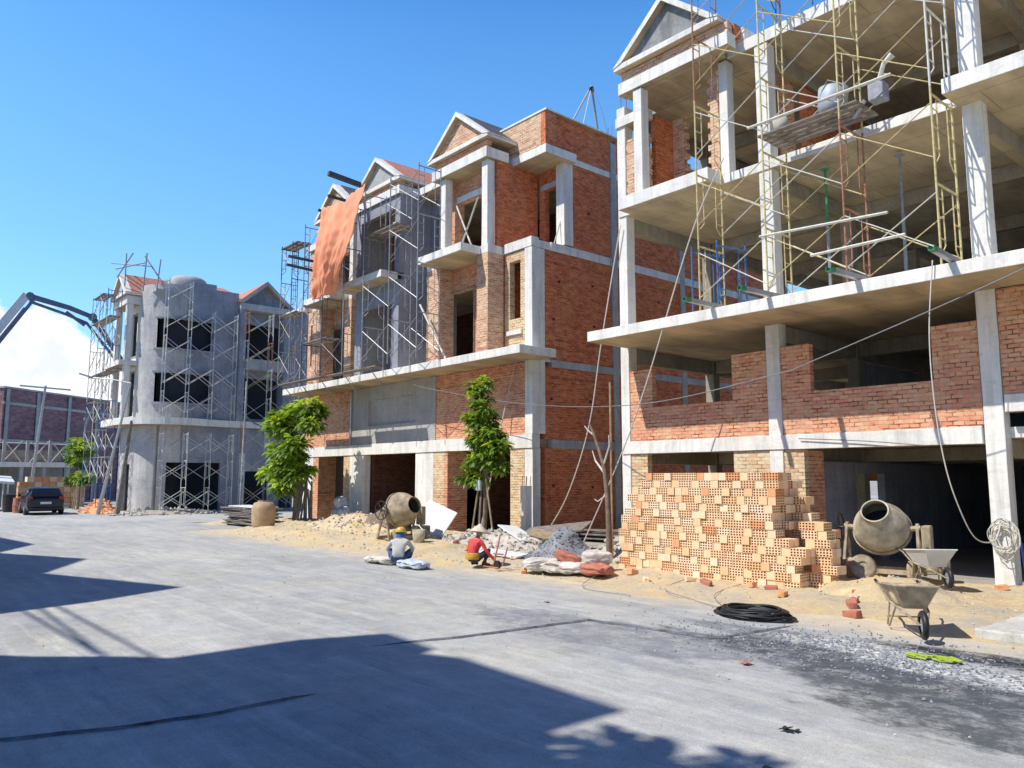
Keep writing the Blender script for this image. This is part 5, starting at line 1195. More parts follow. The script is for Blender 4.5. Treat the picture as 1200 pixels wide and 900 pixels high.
# figure faces +y in local coordinates
def squat(lean, armL, armR, legs='squat', w=1.0):
    J = {}; Bn = []
    J['pelvis'] = ((0, 0, .20), (.17, .135)); J['waist'] = ((0, .02, .34), (.14*w, .11)); J['chest'] = ((0, .02+.55*lean, .50), (.165*w, .125)); J['upper'] = ((0, .03+lean, .61), (.15*w, .10))
    J['neck'] = ((0, .05+lean*1.3, .69), .052); J['skull'] = ((0, .07+lean*1.55, .745), .05)
    Bn += [('pelvis', 'waist'), ('waist', 'chest'), ('chest', 'upper'), ('upper', 'neck'), ('neck', 'skull')]
    for k, s, arm in (('L', -1, armL), ('R', 1, armR)):
        J['sh'+k] = ((s*.175, .03+lean, .60), .062); J['el'+k] = (arm[0], .043); J['wr'+k] = (arm[1], .03)
        Bn += [('upper', 'sh'+k), ('sh'+k, 'el'+k), ('el'+k, 'wr'+k)]
        d = Vector(arm[1])-Vector(arm[0]); hand(J, Bn, 'wr'+k, arm[1], d, (-s, .2, 0))
        J['hip'+k] = ((s*.10, .05, .19), .095); J['kn'+k] = ((s*.26, .36, .42), .062); J['an'+k] = ((s*.2, .20, .09), .042); J['toe'+k] = ((s*.22, .40, .04), (.04, .03)); J['heel'+k] = ((s*.2, .15, .045), .036)
        Bn += [('pelvis', 'hip'+k), ('hip'+k, 'kn'+k), ('kn'+k, 'an'+k), ('an'+k, 'toe'+k), ('an'+k, 'heel'+k)]
    return J, Bn
def mf(na, nb, t):
    s = na+nb
    if 'wr' in na or 'neck' in na and nb == 'skull': return 0
    if na.startswith('el'): return 1 if t < .75 else 0
    if na == 'upper' and nb == 'neck': return 1 if t < .4 else 0
    if na in ('waist', 'chest', 'upper') or na.startswith('sh'): return 1
    if na == 'pelvis' and nb == 'waist': return 1 if t > .35 else 2
    if nb.startswith('toe') or nb.startswith('heel'): return 3
    return 2
J, Bn = squat(.13, [(-.3, .22, .42), (-.24, .42, .28)], [(.3, .24, .42), (.22, .44, .27)], w=1.1)
hp = (0, .30, .80)
hat = MB().lathe([(.145, -.02), (.15, .0), (.118, .015), (.12, .05), (.1, .1), (.05, .135), (0, .14)], (0, .29, .83), (0, .25, 1), 20)
scf = MB(); scf.lathe([(.085, -.13), (.1, -.09), (.098, -.02), (.092, .02), (.085, .02), (.085, -.1)], (0, .275, .80), (0, .25, 1), 18)
pA = person('worker in a grey shirt and yellow helmet squatting on the road with their back turned', (-15.5, 9.95, .0), R(48), J, Bn, mf, [M['skin'], M['shirt_g'], M['jeans'], M['black']], (hp, (0, 1, -.45), (0, .45, 1)),
       [('helmet', hat, 'hat_y', True), ('neck_scarf', scf, 'cloth_b', True)])
pA.scale = (1.0, 1.0, .9)
J, Bn = squat(.10, [(-.28, .15, .42), (-.18, .40, .25)], [(.32, .20, .38), (.38, .42, .14)])
hat = MB().lathe([(.25, -.05), (.245, -.035), (.12, .06), (.02, .155), (0, .16), (0, .15), (.11, .05), (.24, -.05)], (0, .24, .86), (0, .2, 1), 26)
sash = MB().lathe([(.19, -.07), (.205, -.03), (.2, .05), (.17, .09)], (0, .02, .26), (0, 0, 1), 22)
for v in range(len(sash.v)): x, y, z = sash.v[v]; sash.v[v] = (x, y*.84, z)
pB = person('worker in a red shirt and white conical hat squatting by the rubble', (-14.05, 10.95, .03), R(5), J, Bn, mf, [M['skin'], M['shirt_r'], M['pants'], M['black']], ((0, .25, .80), (0, 1, -.5), (0, .45, 1)),
       [('conical_hat', hat, 'straw', True), ('waist_cloth', sash, 'ochre', True)])
pB.scale = (.9, .9, .93)
# tools beside the red-shirted worker
tl = thing('hand_truck', 'small dark red frame tool beside the red-shirted worker', 'tool', (-13.4, 11.1, .05))
for a, b in [((-13.6, 11.2, .1), (-13.5, 11.3, .75)), ((-13.3, 11.2, .1), (-13.25, 11.3, .5)), ((-13.6, 11.2, .35), (-13.28, 11.2, .35)), ((-13.7, 11.0, .08), (-13.2, 11.0, .08))]: cpipe(tl, 'bar', a, b, .018, M['bag_r'])
MB().lathe([(0, -.03), (.09, -.03), (.09, .03), (0, .03)], (-13.3, 11.05, .14), (0, 1, 0), 14).build('wheel', M['black'], tl)

# ------------------------------------------------------------------ trees
def rosette(mb, c, r, nleaf, rr_, out):
    c = Vector(c)
    for k in range(nleaf):
        a = rr_.uniform(0, 2*math.pi); el = rr_.uniform(-.5, .9)
        d = Vector((math.cos(a)*math.cos(el), math.sin(a)*math.cos(el), math.sin(el)*.8))+out*.4; d.normalize()
        L = r*rr_.uniform(.7, 1.15); wv = L*rr_.uniform(.22, .36); sd_ = d.cross(Vector((0, 0, 1)))
        if sd_.length < .05: sd_ = Vector((1, 0, 0))
        sd_.normalize(); sd_ = (sd_+Vector((0, 0, rr_.uniform(-.5, .5)))).normalized()
        p0 = c+d*L*.08; p1 = c+d*L*.45+Vector((0, 0, .02)); p2 = c+d*L*.8-Vector((0, 0, L*.12)); p3 = c+d*L-Vector((0, 0, L*.33))
        mb.add([p0, p1+sd_*wv*.5, p2+sd_*wv*.42, p3, p2-sd_*wv*.42, p1-sd_*wv*.5, p1-Vector((0, 0, wv*.15)), p2-Vector((0, 0, wv*.15))],
               [(0, 1, 6), (1, 2, 7, 6), (2, 3, 7), (0, 6, 5), (6, 7, 4, 5), (7, 3, 4)])
def tree(lb, base, clumps, trunk_r, rr_, leafr=.42, nleaf=22, group='young street trees', stakes=False, mats=('leaf', 'leaf2'), dens=12):
    o = thing('tree', lb, 'tree', base, group); bx, by, bz = base
    top = max(c[2] for c in clumps)-.3
    tops = max(clumps, key=lambda c: c[2])
    tp_ = [(bx, by, bz), (bx+.04, by+.02, bz+(top-bz)*.35), (bx*.5+tops[0]*.5, by, bz+(top-bz)*.65), (tops[0], tops[1], top)]
    pts = curve_pts(tp_, 5); nr = len(pts)
    tk = MB().tube(pts, [trunk_r*(1-.72*i/(nr-1)) for i in range(nr)], 8).build('trunk', M['bark'], o, smooth=True)
    lim = MB(); young = MB(); crown_mb = MB()
    for (cx_, cy_, cz_, r_) in clumps:
        q = min(pts, key=lambda p: (Vector((cx_, cy_, cz_-.5*r_-.2))-p).length+(.0 if p.z < cz_ else 3))
        lim.tube([q, (q+Vector((cx_, cy_, cz_)))/2-Vector((0, 0, .08)), (cx_, cy_, cz_)], [trunk_r*.42, trunk_r*.3, trunk_r*.16], 5)
        nr_ = max(6, int(dens*r_*r_*6))
        for k in range(nr_):
            a = rr_.uniform(0, 6.283); zz = rr_.uniform(-1, 1); q_ = r_*rr_.random()**.4; h_ = math.sqrt(1-zz*zz)
            dv = Vector((math.cos(a)*h_, math.sin(a)*h_, zz*.75)); c = Vector((cx_, cy_, cz_))+dv*q_
            lim.tube([(cx_, cy_, cz_), c], [.012, .006], 4)
            rosette(young if (dv.z > .2 and rr_.random() < .75) else crown_mb, c, leafr, nleaf, rr_, dv)  # clump tops mostly take the paler leaves with sunlight in their colour
    lim.build('limbs', M['bark'], o)
    crown_mb.build('crown', M[mats[0]], o); young.build('sunlit_leaves', M[mats[1]], o)
    return o
rtn = random.Random(9)
t1 = tree('tree with broad bright crown beside the stacked boards, largest of the leafy trees', (-30.9, 14.7, .05),
     [(-31.7, 14.6, 4.6, .55), (-30.2, 14.8, 4.75, .6), (-29.3, 14.6, 4.2, .4), (-31.2, 14.2, 4.15, .5), (-32.4, 14.6, 4.2, .45), (-31.8, 14.6, 3.2, .55), (-30.4, 14.4, 3.3, .55), (-31.6, 14.5, 2.3, .6), (-30.4, 14.7, 2.2, .5), (-32.6, 14.4, 2.1, .35), (-31.0, 14.4, 1.6, .4), (-30.9, 14.6, 2.9, .4)], .07, rtn, .5, 15)
t2 = tree('slim leafy tree directly behind the red-shirted worker', (-18.45, 14.8, .15),
     [(-18.75, 14.8, 4.75, .32), (-18.6, 14.7, 4.35, .26), (-18.9, 14.8, 3.75, .28), (-18.4, 14.8, 3.65, .32), (-18.05, 14.8, 3.3, .36), (-18.6, 14.7, 3.2, .32), (-17.8, 14.8, 2.85, .32), (-18.7, 14.8, 2.5, .3), (-18.1, 14.7, 2.55, .34), (-19.1, 14.8, 2.05, .28), (-17.85, 14.8, 2.3, .26), (-18.7, 14.8, 1.95, .2), (-18.45, 14.75, 4.0, .3), (-18.3, 14.8, 3.0, .4), (-18.3, 14.8, 2.6, .36)], .065, rtn, .32, 15, dens=26)
t3 = tree('small lime green tree near the parked car', (-56.3, 12.1, 0),
     [(-57.0, 12.1, 4.0, .65), (-56.0, 12.1, 3.7, .5), (-58.2, 12.1, 3.2, .5), (-57.4, 12.1, 2.9, .4), (-58.2, 12.1, 1.9, .4), (-57.0, 12.1, 2.0, .5), (-55.6, 12.1, 2.0, .5)], .08, rtn, .45, 12, dens=12)
MB().box(-18.62, -18.4, 14.6, 14.7, 1.62, 1.95).build('wrapped_cloth', M['bag_b'], t2, bevel=.04)
for s in (-1, 1):
    MB().tube([(-18.45+s*.55, 14.75, .15), (-18.47+s*.08, 14.78, 2.3)], .03, 6).build('support_stake', M['wood'], t2)
for s in (-1, 0, 1):
    MB().tube([(-56.3+s*.6, 11.9, 0), (-56.4+s*.2, 12.0, 1.6)], .04, 6).build('support_stake', M['wood'], t3)
t4 = thing('bare_tree', 'leafless sapling with pale broken branches tied to a tall stake in the alley', 'tree', (-12.56, 13.8, 0), 'young street trees')
MB().tube(curve_pts([(-12.56, 13.8, 0), (-12.58, 13.8, 1.2), (-12.62, 13.8, 1.9), (-12.78, 13.8, 2.5), (-12.98, 13.8, 3.2), (-13.1, 13.8, 3.35)]), .0, 8) if False else None
pp = curve_pts([(-12.56, 13.8, 0), (-12.57, 13.8, 1.2), (-12.63, 13.8, 1.9), (-12.72, 13.8, 2.35), (-12.98, 13.8, 3.0), (-13.15, 13.8, 3.3)], 4)
MB().tube(pp, [.07-.045*i/(len(pp)-1) for i in range(len(pp))], 8).build('trunk', M['bark'], t4, smooth=True)
mb = MB(); mb.tube([(-12.66, 13.8, 2.1), (-12.95, 13.8, 2.4), (-13.05, 13.8, 2.65)], [.03, .022, .012], 6); mb.tube([(-12.7, 13.8, 2.3), (-12.5, 13.8, 2.75), (-12.52, 13.8, 3.0)], [.025, .018, .01], 6); mb.tube([(-12.63, 13.8, 1.6), (-12.85, 13.75, 1.45), (-12.95, 13.75, 1.5)], [.02, .014, .008], 5)
mb.tube([(-12.98, 13.8, 3.0), (-13.2, 13.8, 3.15), (-13.3, 13.8, 3.25)], [.02, .014, .01], 5); mb.build('limbs', M['pipe_w'], t4)
MB().tube([(-12.5, 13.85, 0), (-12.5, 13.85, 4.25)], .026, 6).build('support_stake', M['wood'], t4)

# ------------------------------------------------------------------ left distance: car, lamps, boom, slabs, far building
def car(loc, rz):
    o = local(thing('parked_car', 'dark hatchback seen from behind on the left side of the street', 'car', loc, None, rz))
    # x forward; rear at x = -2.1
    st_ = [(-2.15, .72, .45, .85, .86, .70), (-2.05, .86, .30, .98, 1.0, .72), (-1.85, .90, .22, 1.0, 1.28, .66), (-1.55, .91, .2, 1.0, 1.47, .62), (-1.0, .91, .2, .98, 1.54, .63), (0, .91, .2, .96, 1.55, .64), (.55, .91, .2, .95, 1.48, .62), (1.15, .9, .2, .95, 1.0, .72), (1.75, .86, .22, .82, .86, .7), (2.1, .72, .3, .68, .7, .6)]
    vs = []; fs = []; K = 10
    for (x, w, zb, zs, zt, wt) in st_:
        vs += [(x, -w*.9, zb), (x, -w, zb+.18), (x, -w, zs-.12), (x, -w*.97, zs), (x, -wt, zt-.04), (x, wt, zt-.04), (x, w*.97, zs), (x, w, zs-.12), (x, w, zb+.18), (x, w*.9, zb)]
    for i in range(len(st_)-1):
        for k in range(K): k2 = (k+1) % K; fs.append((i*K+k, i*K+k2, (i+1)*K+k2, (i+1)*K+k))
    fs.append(tuple(range(K))); fs.append(tuple(range((len(st_)-1)*K, len(st_)*K)))
    b = MB().add(vs, fs).build('body', M['carp'], o, bevel=.03); smooth_by_angle(b, 30)
    MB().add([(-2.075, -.68, 1.0), (-2.075, .68, 1.0), (-1.63, .56, 1.41), (-1.63, -.56, 1.41)], [(0, 1, 2, 3)]).build('rear_window', M['glass'], o)
    for s in (-1, 1):
        MB().add([(-1.5, s*.905, 1.02), (-.45, s*.905, 1.0), (-.5, s*.69, 1.45), (-1.4, s*.69, 1.42)], [(0, 1, 2, 3)]).build('side_window', M['glass'], o)
        MB().add([(-.38, s*.905, 1.0), (.9, s*.905, .98), (.5, s*.69, 1.42), (-.42, s*.69, 1.45)], [(0, 1, 2, 3)]).build('side_window', M['glass'], o)
        MB().box(-2.12, -1.95, s*.62, s*.87, .82, .99).build('tail_light', M['red_l'], o, bevel=.02)
        MB().box(.55, .75, s*.93, s*1.08, .98, 1.1).build('wing_mirror', M['carp'], o, bevel=.02)
        for x in (-1.35, 1.3):
            w = MB().lathe([(.2, -.1), (.31, -.11), (.34, -.06), (.34, .06), (.31, .11), (.2, .1)], (x, s*.83, .34), (0, 1, 0), 24).build('wheel', M['black'], o, smooth=True)
            MB().lathe([(0, s*.1), (.06, s*.11), (.21, s*.09), (.21, 0)], (x, s*.83, .34), (0, 1, 0), 16).build('rim', M['steel'], w)
    MB().box(-2.19, -2.16, -.26, .26, .6, .72).build('number_plate', M['plate'], o)
    MB().box(-2.2, -2.02, -.84, .84, .3, .42).build('bumper_trim', M['black'], o, bevel=.03)
    return o
car((-51.0, 9.1, .0), R(176))
def lamp(lb, base, top, arm, armz):
    o = thing('street_lamp', lb, 'street lamp', base, 'street lamps at the left end of the street')
    MB().tube([base, top], [.11, .05], 8).build('pole', M['steel'], o)
    MB().tube([top, Vector(top)+Vector(arm)*.5+Vector((0, 0, armz*.7)), Vector(top)+Vector(arm)+Vector((0, 0, armz))], [.04, .035, .03], 6).build('arm', M['steel'], o)
    e = Vector(top)+Vector(arm)+Vector((0, 0, armz)); MB().beam(e, e+Vector(arm).normalized()*.7+Vector((0, 0, .22)), .22, .09).build('lamp_head', M['pipe_g'], o, bevel=.02)
    return o
lamp('leaning grey street lamp with long arm beside the corner building', (-47.9, 11.3, 0), (-45.6, 12.0, 7.1), (-1.3, -1.6, 0), .3)
pl = thing('utility_pole', 'slim utility pole with a crossbar behind the parked car', 'pole', (-62, 10.3, 0))
MB().tube([(-62, 10.3, 0), (-60.6, 10.6, 8.2)], [.12, .07], 8).build('pole', M['steel'], pl); MB().beam((-61.2, 9.2, 8.15), (-60.0, 12.0, 7.95), .1, .1).build('crossbar', M['steel'], pl)
pl = thing('utility_pole', 'short pole standing left of the small lime tree', 'pole', (-66, 14.6, 0))
MB().tube([(-66, 14.0, 0), (-65.6, 14.3, 6.3)], [.1, .06], 8).build('pole', M['steel'], pl); MB().box(-65.75, -65.45, 14.15, 14.45, 6.3, 6.5).build('cap', M['steel'], pl)
pl = thing('timber_post', 'thick dark post standing by the corner building scaffold', 'post', (-46.6, 11.9, 0))
MB().tube([(-46.6, 11.95, 0), (-46.2, 12.3, 5.0)], [.14, .08], 8).build('post', M['plank'], pl); MB().lathe([(0, 0), (.08, 0), (.05, .12), (0, .14)], (-46.2, 12.3, 5.0), (0, 0, 1), 8).build('tip', M['plank'], pl)
# pump boom
bm_ = thing('concrete_pump_boom', 'folding concrete pump boom reaching over the street from the left', 'pump boom', (-62, 4, 0))
def P_(y, z, x=-60): return (x, y, z)
def pbox(name, a, b, w0, h0, h1, mat):
    a, b = Vector(a), Vector(b); d = (b-a).normalized(); up = Vector((1, 0, 0)).cross(d).normalized(); sx = Vector((w0/2, 0, 0))
    vs = [a+sx+up*h0/2, a-sx+up*h0/2, a-sx-up*h0/2, a+sx-up*h0/2, b+sx+up*h1/2, b-sx+up*h1/2, b-sx-up*h1/2, b+sx-up*h1/2]
    return MB().add(vs, [(0, 1, 2, 3), (4, 5, 6, 7), (0, 1, 5, 4), (1, 2, 6, 5), (2, 3, 7, 6), (3, 0, 4, 7)]).build(name, mat, bm_)
K0, K1, K2, K3 = P_(3.2, 4.0), P_(9.2, 14.05), P_(13.05, 13.15), P_(15.5, 9.75)
K1b = P_(11.6, 13.6)
pbox('boom_section', K0, P_(9.0, 14.1), .4, .62, .5, M['boomw']); pbox('boom_section', (K0[0]+.1, K0[1]+.45, K0[2]-.3), (K1[0]+.1, K1[1]+.2, K1[2]-.25), .25, .2, .2, M['boomp'])
pbox('boom_section', K1, K1b, .3, .32, .28, M['boomp']); pbox('boom_section', K1b, K2, .28, .28, .26, M['boomp']); pbox('boom_section', K2, K3, .28, .34, .24, M['boomp'])
MB().tube([K1[:2]+(K1[2]-.35,), (-60, 11.3, 13.15), (-60, 12.7, 12.7), (-60, 15.2, 9.7)], .1, 8).build('delivery_pipe', M['boomp'], bm_)
MB().tube([(-60, 7.3, 10.2), (-60, 9.0, 13.2)], .13, 8).build('hydraulic_ram', M['steel'], bm_); MB().tube([(-60, 11.4, 13.3), (-60, 12.6, 12.5)], .11, 8).build('hydraulic_ram', M['boomp'], bm_)
for q in (K1, K2, K3): MB().lathe([(0, -.22), (.25, -.22), (.25, .22), (0, .22)], q, (1, 0, 0), 12).build('joint', M['boomp'], bm_)
MB().tube([K3, (-60, 15.45, 8.3), (-60, 15.3, 6.0)], .13, 8).build('end_hose', M['boomp'], bm_)
MB().tube([(-60, 3.2, 0), (-60, 3.2, 4.2)], .35, 10).build('mast', M['boomw'], bm_)
# far brick warehouse
fb = thing('brick_warehouse', 'long dark red brick building with grey concrete ribs in the far left background', 'building', (-78, 15, 0))
A0 = Vector((-74.3, 10.1, 0)); dirb = (Vector((-82.6, 20.5, 0))-A0).normalized(); E1 = A0+dirb*30; nb = Vector((-dirb.y, dirb.x, 0)); nb = nb if nb.x < 0 else -nb
def fbx(nm, mt, s0, s1, z0, z1, d0=0, d1=.3):
    c = A0+dirb*(s0+s1)/2+nb*(d0+d1)/2; return MB().obox((c.x, c.y, (z0+z1)/2), dirb*(s1-s0)/2, nb*(d1-d0)/2, (0, 0, (z1-z0)/2)).build(nm, mt, fb)
fbx('wall', M['brick_far'], 0, 32, 0, 9.2, 0, 14)
for z in (4.9, 7.9): fbx('beam', M['conc_dk'], 0, 32, z, z+.22, -.06, -.003)
for s in (0.2, 3.4, 7.0, 10.5, 14, 17.5, 21): fbx('rib', M['conc_dk'], s, s+.35, 0, 9.15, -.1, -.064)
fbx('coping', M['conc_dk'], -.1, 32, 9.203, 9.35, -.1, 14.2)
# side wing left: white wall with netting
nt_ = thing('netted_building', 'pale building end hung with green netting at the left picture edge', 'building', (-70, 5, 0))
MB().box(-74, -71.2, 0, 8.75, 0, 9.3).build('wall', M['conc'], nt_); MB().box(-71.19, -71.1, 2, 8.8, 5.3, 7.9).build('netting', M['net'], nt_)
# unfinished low slab with posts
ls = thing('unfinished_slab_frame', 'low concrete slab on posts with formwork above, behind the parked car', 'building frame', (-62, 11, 0))
def lsb(nm, mt, y0, y1, x0, x1, z0, z1): return MB().box(x0, x1, y0, y1, z0, z1).build(nm, mt, ls)
lsb('slab', M['conc'], 2, 13.5, -68.5, -64.0, 2.75, 3.1)
for y in (3.6, 5.4, 7.2, 8.6, 10.0, 11.4, 12.9):
    lsb('post', M['conc_dk'], y, y+.22, -64.3, -64.1, 0, 2.74); lsb('post', M['conc_dk'], y+.3, y+.48, -64.3, -64.1, 3.11, 4.7+rg.uniform(-.3, .5))
for y in (7.6, 9.0, 10.6, 11.9):
    MB().tube([(-64.4, y, 3.1), (-64.4, y+1.1, 4.6)], .03, 5).build('cross_brace', M['pipe_w'], ls); MB().tube([(-64.4, y+1.1, 3.1), (-64.4, y, 4.6)], .03, 5).build('cross_brace', M['pipe_w'], ls)
MB().tube([(-64.4, 4, 4.5), (-64.4, 13, 4.4)], .04, 5).build('rail', M['pipe_w'], ls)
lsb('infill_wall', M['conc_dk'], 2, 13.4, -68, -67.8, 0, 2.74)
lsb('formwork', M['plank'], 7.5, 12.8, -66, -65.9, 3.11, 4.0)
aw = thing('awning', 'white flat awning roof on thin posts at the left picture edge', 'awning', (-58, 6, 0))
MB().add([(-60, 3, 2.5), (-56.5, 3, 2.2), (-56.5, 8.6, 1.75), (-60, 8.9, 2.1), (-60, 3, 2.42), (-56.5, 3, 2.12), (-56.5, 8.6, 1.6), (-60, 8.9, 2.0)], [(0, 1, 2, 3), (4, 5, 6, 7), (0, 1, 5, 4), (1, 2, 6, 5), (2, 3, 7, 6), (3, 0, 4, 7)]).build('roof', M['board'], aw)
for (x, y) in ((-56.6, 3.5), (-56.6, 6.2), (-56.7, 8.3), (-59.8, 8.5)): cpipe(aw, 'post', (x, y, 0), (x, y, 1.75), .05, M['pipe_w'])
bn = thing('bin', 'black bin standing left of the parked car', 'bin', (-55.5, 7.95, 0)); MB().lathe([(0, 0), (.28, 0), (.34, .95), (.3, .97), (0, .97)], (-54.6, 8.1, 0), (0, 0, 1), 14).build('body', M['black'], bn); MB().lathe([(.36, .95), (.36, 1.03), (0, 1.08)], (-54.6, 8.1, 0), (0, 0, 1), 14).build('lid', M['black'], bn)
bn = thing('barrel', 'small rusty red barrel between the bin and the car', 'barrel', (-53.5, 8.3, 0)); MB().lathe([(0, 0), (.26, 0), (.28, .4), (.26, .85), (0, .87)], (-53.2, 8.35, 0), (0, 0, 1), 14).build('body', M['bag_r'], bn); MB().lathe([(.285, .4), (.3, .42), (.285, .44)], (-53.2, 8.35, 0), (0, 0, 1), 14).build('hoop', M['pipe_r'], bn)
# distant orange brick pile
dp = thing('brick_stack', 'bright orange stack of bricks behind the parked car', 'bricks', (-60, 11.5, 0))
for i in range(9):
    for k in range(6):
        MB().box(-60.2+rg.uniform(-.05, .05), -59.4, 9.3+.43*i, 9.3+.43*i+.41, .05+.34*k, .05+.34*k+.32).build('bricks', M['tbrick2'] if (i+k) % 3 else M['tbrick'], dp) if not (k == 5 and i in (0, 8)) else None

# ------------------------------------------------------------------ the row across the street (casts the long shadows)
def across(name, lb, x0, x1, y0, y1, zt, tops, rr_):
    o = thing(name, lb, 'building', ((x0+x1)/2, y0, 0), 'unfinished row houses behind the camera')
    n_ = max(1, round((x1-x0)/4.4)); st_ = (x1-x0)/n_; holes = []
    for i in range(n_):
        a = x0+st_*i
        for k, (za, zb) in enumerate(((.0, 2.7), (3.9, 5.4), (6.7, 8.6), (10.0, 11.8))):
            if zb < zt-.4: holes.append((a+.8, a+st_-.8, za, zb))
    wall(o, 'front_wall', M['plaster'], 'x', x0, x1, y1-.25, y1, 0, zt, holes)
    MB().box(x0, x1, y0, y1-3.2, 0, zt-.02).build('rear_block', M['plaster'], o); MB().box(x0, x1, y1-3.19, y1-.26, zt-.25, zt-.02).build('roof_slab', M['conc'], o)
    for z in (5.5, 9.6):
        if z < zt-1: MB().box(x0, x1, y1+.002, y1+.5, z, z+.25).build('balcony', M['conc'], o)
    for poly in tops: MB().prism(poly, y1-2.4, y1-.01, 'y').build('gable', M['plaster'], o)
    return o
across('row_house', 'plastered unfinished row house with flat roof across the street behind the camera', -11.8, -8.0, -13, -5.0, 12.2,
       [[(-11.8, 12.2), (-8.0, 12.2), (-8.1, 13.5), (-8.25, 13.68), (-11.8, 13.68)], [(-12.7, 13.35), (-11.81, 13.35), (-11.81, 14.78), (-12.7, 14.85)], [(-11.8, 14.2), (-8.3, 14.2), (-8.35, 14.5), (-10.9, 14.7), (-11.3, 14.4), (-11.5, 14.75), (-11.8, 14.76)],
        [(-11.8, 13.69), (-11.62, 13.69), (-11.62, 14.19), (-11.8, 14.19)], [(-11.3, 13.69), (-11.18, 13.69), (-11.1, 14.19), (-11.3, 14.19)], [(-10.75, 13.69), (-8.27, 13.69), (-8.3, 14.19), (-10.6, 14.19)]], rs)
across('row_house', 'row house with pointed gables across the street behind the camera', -36, -16.4, -13, -5.0, 9.8, [[(-22.2, 9.8), (-16.4, 9.8), (-17.3, 11.8), (-18.7, 14.1), (-20.3, 13.2), (-22.2, 12.0)], [(-28.2, 9.8), (-22.21, 9.8), (-22.21, 12), (-25.45, 14.0), (-28.2, 12)], [(-36, 9.8), (-28.21, 9.8), (-28.21, 12), (-31.2, 13.8), (-36, 13.2)]], rs)
across('row_house', 'lower row house link between two taller ones behind the camera', -16.39, -11.81, -13, -5.4, 9.2, [[(-13.6, 9.2), (-11.81, 9.2), (-11.81, 12.7), (-12.6, 11.3), (-13.0, 10.2)]], rs)
for i, (a, b) in enumerate([((-30, -4.4, 10.3), (-12, -4.6, 9.9)), ((-28, -4.2, 10.2), (-10, -4.8, 10.8)), ((-26, -4.5, 9.9), (-12.7, -4.9, 10.3))]):
    tag(MB().tube(curve_pts([a, ((a[0]+b[0])/2, a[1], a[2]-.35), b]), .03, 5).build('overhead_cable', M['cable']), ['overhead cable along the row across the street, highest', 'overhead cable along the row across the street, slanting', 'overhead cable along the row across the street, lowest'][i], 'cable')
tr5 = tree('street tree behind the camera throwing a ragged shadow on the road', (-7.0, -4.2, 0), [(-6.6, -4.2, 10.8, 1.1), (-7.6, -4.2, 9.8, 1.2), (-6.6, -4.0, 9.0, 1.1), (-7.4, -4.0, 8.0, 1.0), (-6.2, -4.1, 11.9, .6)], .16, rtn, .55, 12, dens=9)

# ------------------------------------------------------------------ sky, sun, camera
w = bpy.data.worlds.new('World'); scn.world = w; w.use_nodes = True; nt = w.node_tree; bg = nt.nodes['Background']
sky = N(nt, 'ShaderNodeTexSky', sky_type='NISHITA'); sky.sun_disc = False
d = Vector((.54, 1.54, -2.15)).normalized(); el = math.asin(-d.z)
sky.sun_elevation = el; sky.sun_rotation = math.atan2(-d.x, -d.y); sky.air_density = 1.0; sky.dust_density = .4; sky.ozone_density = 3.0
gm = N(nt, 'ShaderNodeHueSaturation'); gm.inputs['Saturation'].default_value = 1.1; gm.inputs['Value'].default_value = 1.0; nt.links.new(sky.outputs[0], gm.inputs['Color'])
sz = N(nt, 'ShaderNodeSeparateXYZ'); nt.links.new(N(nt, 'ShaderNodeTexCoord').outputs['Generated'], sz.inputs[0])
br_ = N(nt, 'ShaderNodeValToRGB'); br_.color_ramp.interpolation = 'B_SPLINE'; e_ = br_.color_ramp.elements
e_[0].position = 0; e_[0].color = (.62, .68, .78, 1); e_[1].position = .95; e_[1].color = (.035, .13, .36, 1)
for p_, c_ in ((.28, (.76, .84, .98)), (.5, (.62, .85, 1.0)), (.64, (.22, .48, .85))): q_ = e_.new(p_); q_.color = (*c_, 1)
nt.links.new(sz.outputs['Z'], br_.inputs[0]); boost = br_.outputs[0]
fwd_dot = N(nt, 'ShaderNodeVectorMath', operation='DOT_PRODUCT'); nt.links.new(N(nt, 'ShaderNodeTexCoord').outputs['Generated'], fwd_dot.inputs[0]); fwd_dot.inputs[1].default_value = (-.757, .653, 0)
rear_dim = ramp(nt, fwd_dot.outputs['Value'], .0, .62, (.48, .52, .6), (1, 1, 1))  # sky behind the camera dimmed, added to deepen the shaded faces
gmo = mixc(nt, 1, gm.outputs[0], boost, 'MULTIPLY'); gmo = mixc(nt, 1, gmo, rear_dim, 'MULTIPLY'); gmo = mixc(nt, 1, gmo, (2.5, 2.9, 2.75), 'MULTIPLY')
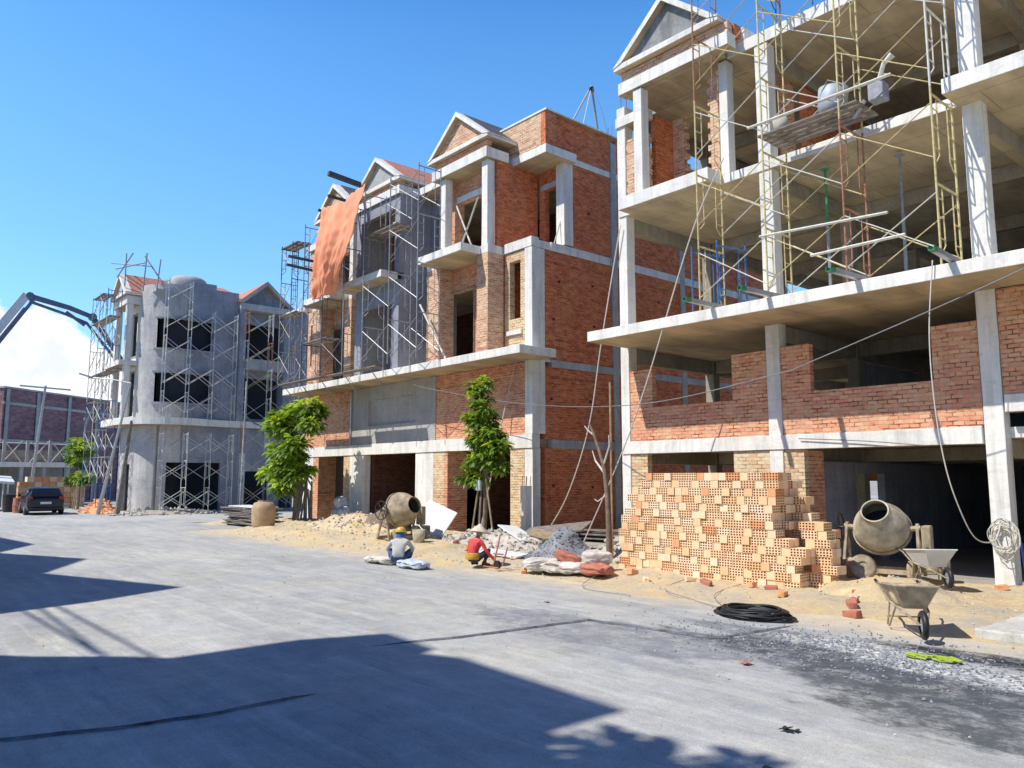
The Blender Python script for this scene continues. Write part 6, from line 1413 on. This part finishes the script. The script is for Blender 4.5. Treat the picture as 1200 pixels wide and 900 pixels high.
# cumulus bank low over the left end of the street, placed by direction
tc = N(nt, 'ShaderNodeTexCoord').outputs['Generated']
nrm = N(nt, 'ShaderNodeVectorMath', operation='NORMALIZE'); nt.links.new(tc, nrm.inputs[0]); D = nrm.outputs[0]
def cray(x, y):
    F = 921.; p = math.atan(110/F); a = math.atan2(800, math.hypot(F, 110))
    f = Vector((-math.cos(a), math.sin(a), 0)); rtv = Vector((math.sin(a), math.cos(a), 0))
    Fd = Vector((f.x*math.cos(p), f.y*math.cos(p), math.sin(p))); U = Vector((-f.x*math.sin(p), -f.y*math.sin(p), math.cos(p)))
    return (rtv*((x-600)/F)+U*((450-y)/F)+Fd).normalized()
md = None
for (x, y, r_) in [(0, 455, 75), (48, 408, 40), (30, 430, 52), (72, 425, 40), (92, 450, 42), (125, 440, 24), (118, 470, 45), (60, 480, 80), (-70, 430, 80), (145, 470, 30)]:
    v = N(nt, 'ShaderNodeVectorMath', operation='DISTANCE'); nt.links.new(D, v.inputs[0]); v.inputs[1].default_value = cray(x, y)
    q = mth(nt, 'SUBTRACT', mth(nt, 'DIVIDE', v.outputs['Value'], r_/1050.), 1.0); q = mth(nt, 'MULTIPLY', q, r_/50.)
    md = q if md is None else mth(nt, 'SMOOTH_MIN', md, q, .25)
nz = noise(nt, D, 28, 9, .62); nz2 = noise(nt, D, 9, 6, .6)
mk = mth(nt, 'ADD', md, mth(nt, 'MULTIPLY', mth(nt, 'SUBTRACT', nz, .5), 1.1))
mask = ramp(nt, mk, 0, .22, (1, 1, 1), (0, 0, 0))
shade = ramp(nt, mth(nt, 'ADD', nz2, mth(nt, 'MULTIPLY', mth(nt, 'SUBTRACT', nz, .5), .6)), .38, .66, (9.3, 9.8, 10.4), (12.5, 12.2, 12))
colw = mixc(nt, mask, gmo, shade)
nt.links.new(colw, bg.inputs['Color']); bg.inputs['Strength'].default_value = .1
sl = bpy.data.lights.new('sun', 'SUN'); sl.energy = 5.0; sl.angle = R(.5); sl.color = (1, .95, .86)
so = bpy.data.objects.new('sun', sl); COL.objects.link(so); so.rotation_euler = d.to_track_quat('-Z', 'Y').to_euler()
cam = bpy.data.cameras.new('camera'); co = bpy.data.objects.new('camera', cam); COL.objects.link(co); scn.camera = co
cam.sensor_width = 36; cam.lens = 921/1200*36; cam.clip_end = 3000; cam.clip_start = .05
co.location = (0, 0, 2.0); co.rotation_euler = (R(90+6.811), 0, R(90-40.777))
scn.view_settings.view_transform = 'Standard'; scn.view_settings.look = 'None'; scn.view_settings.exposure = 0; scn.view_settings.gamma = 1
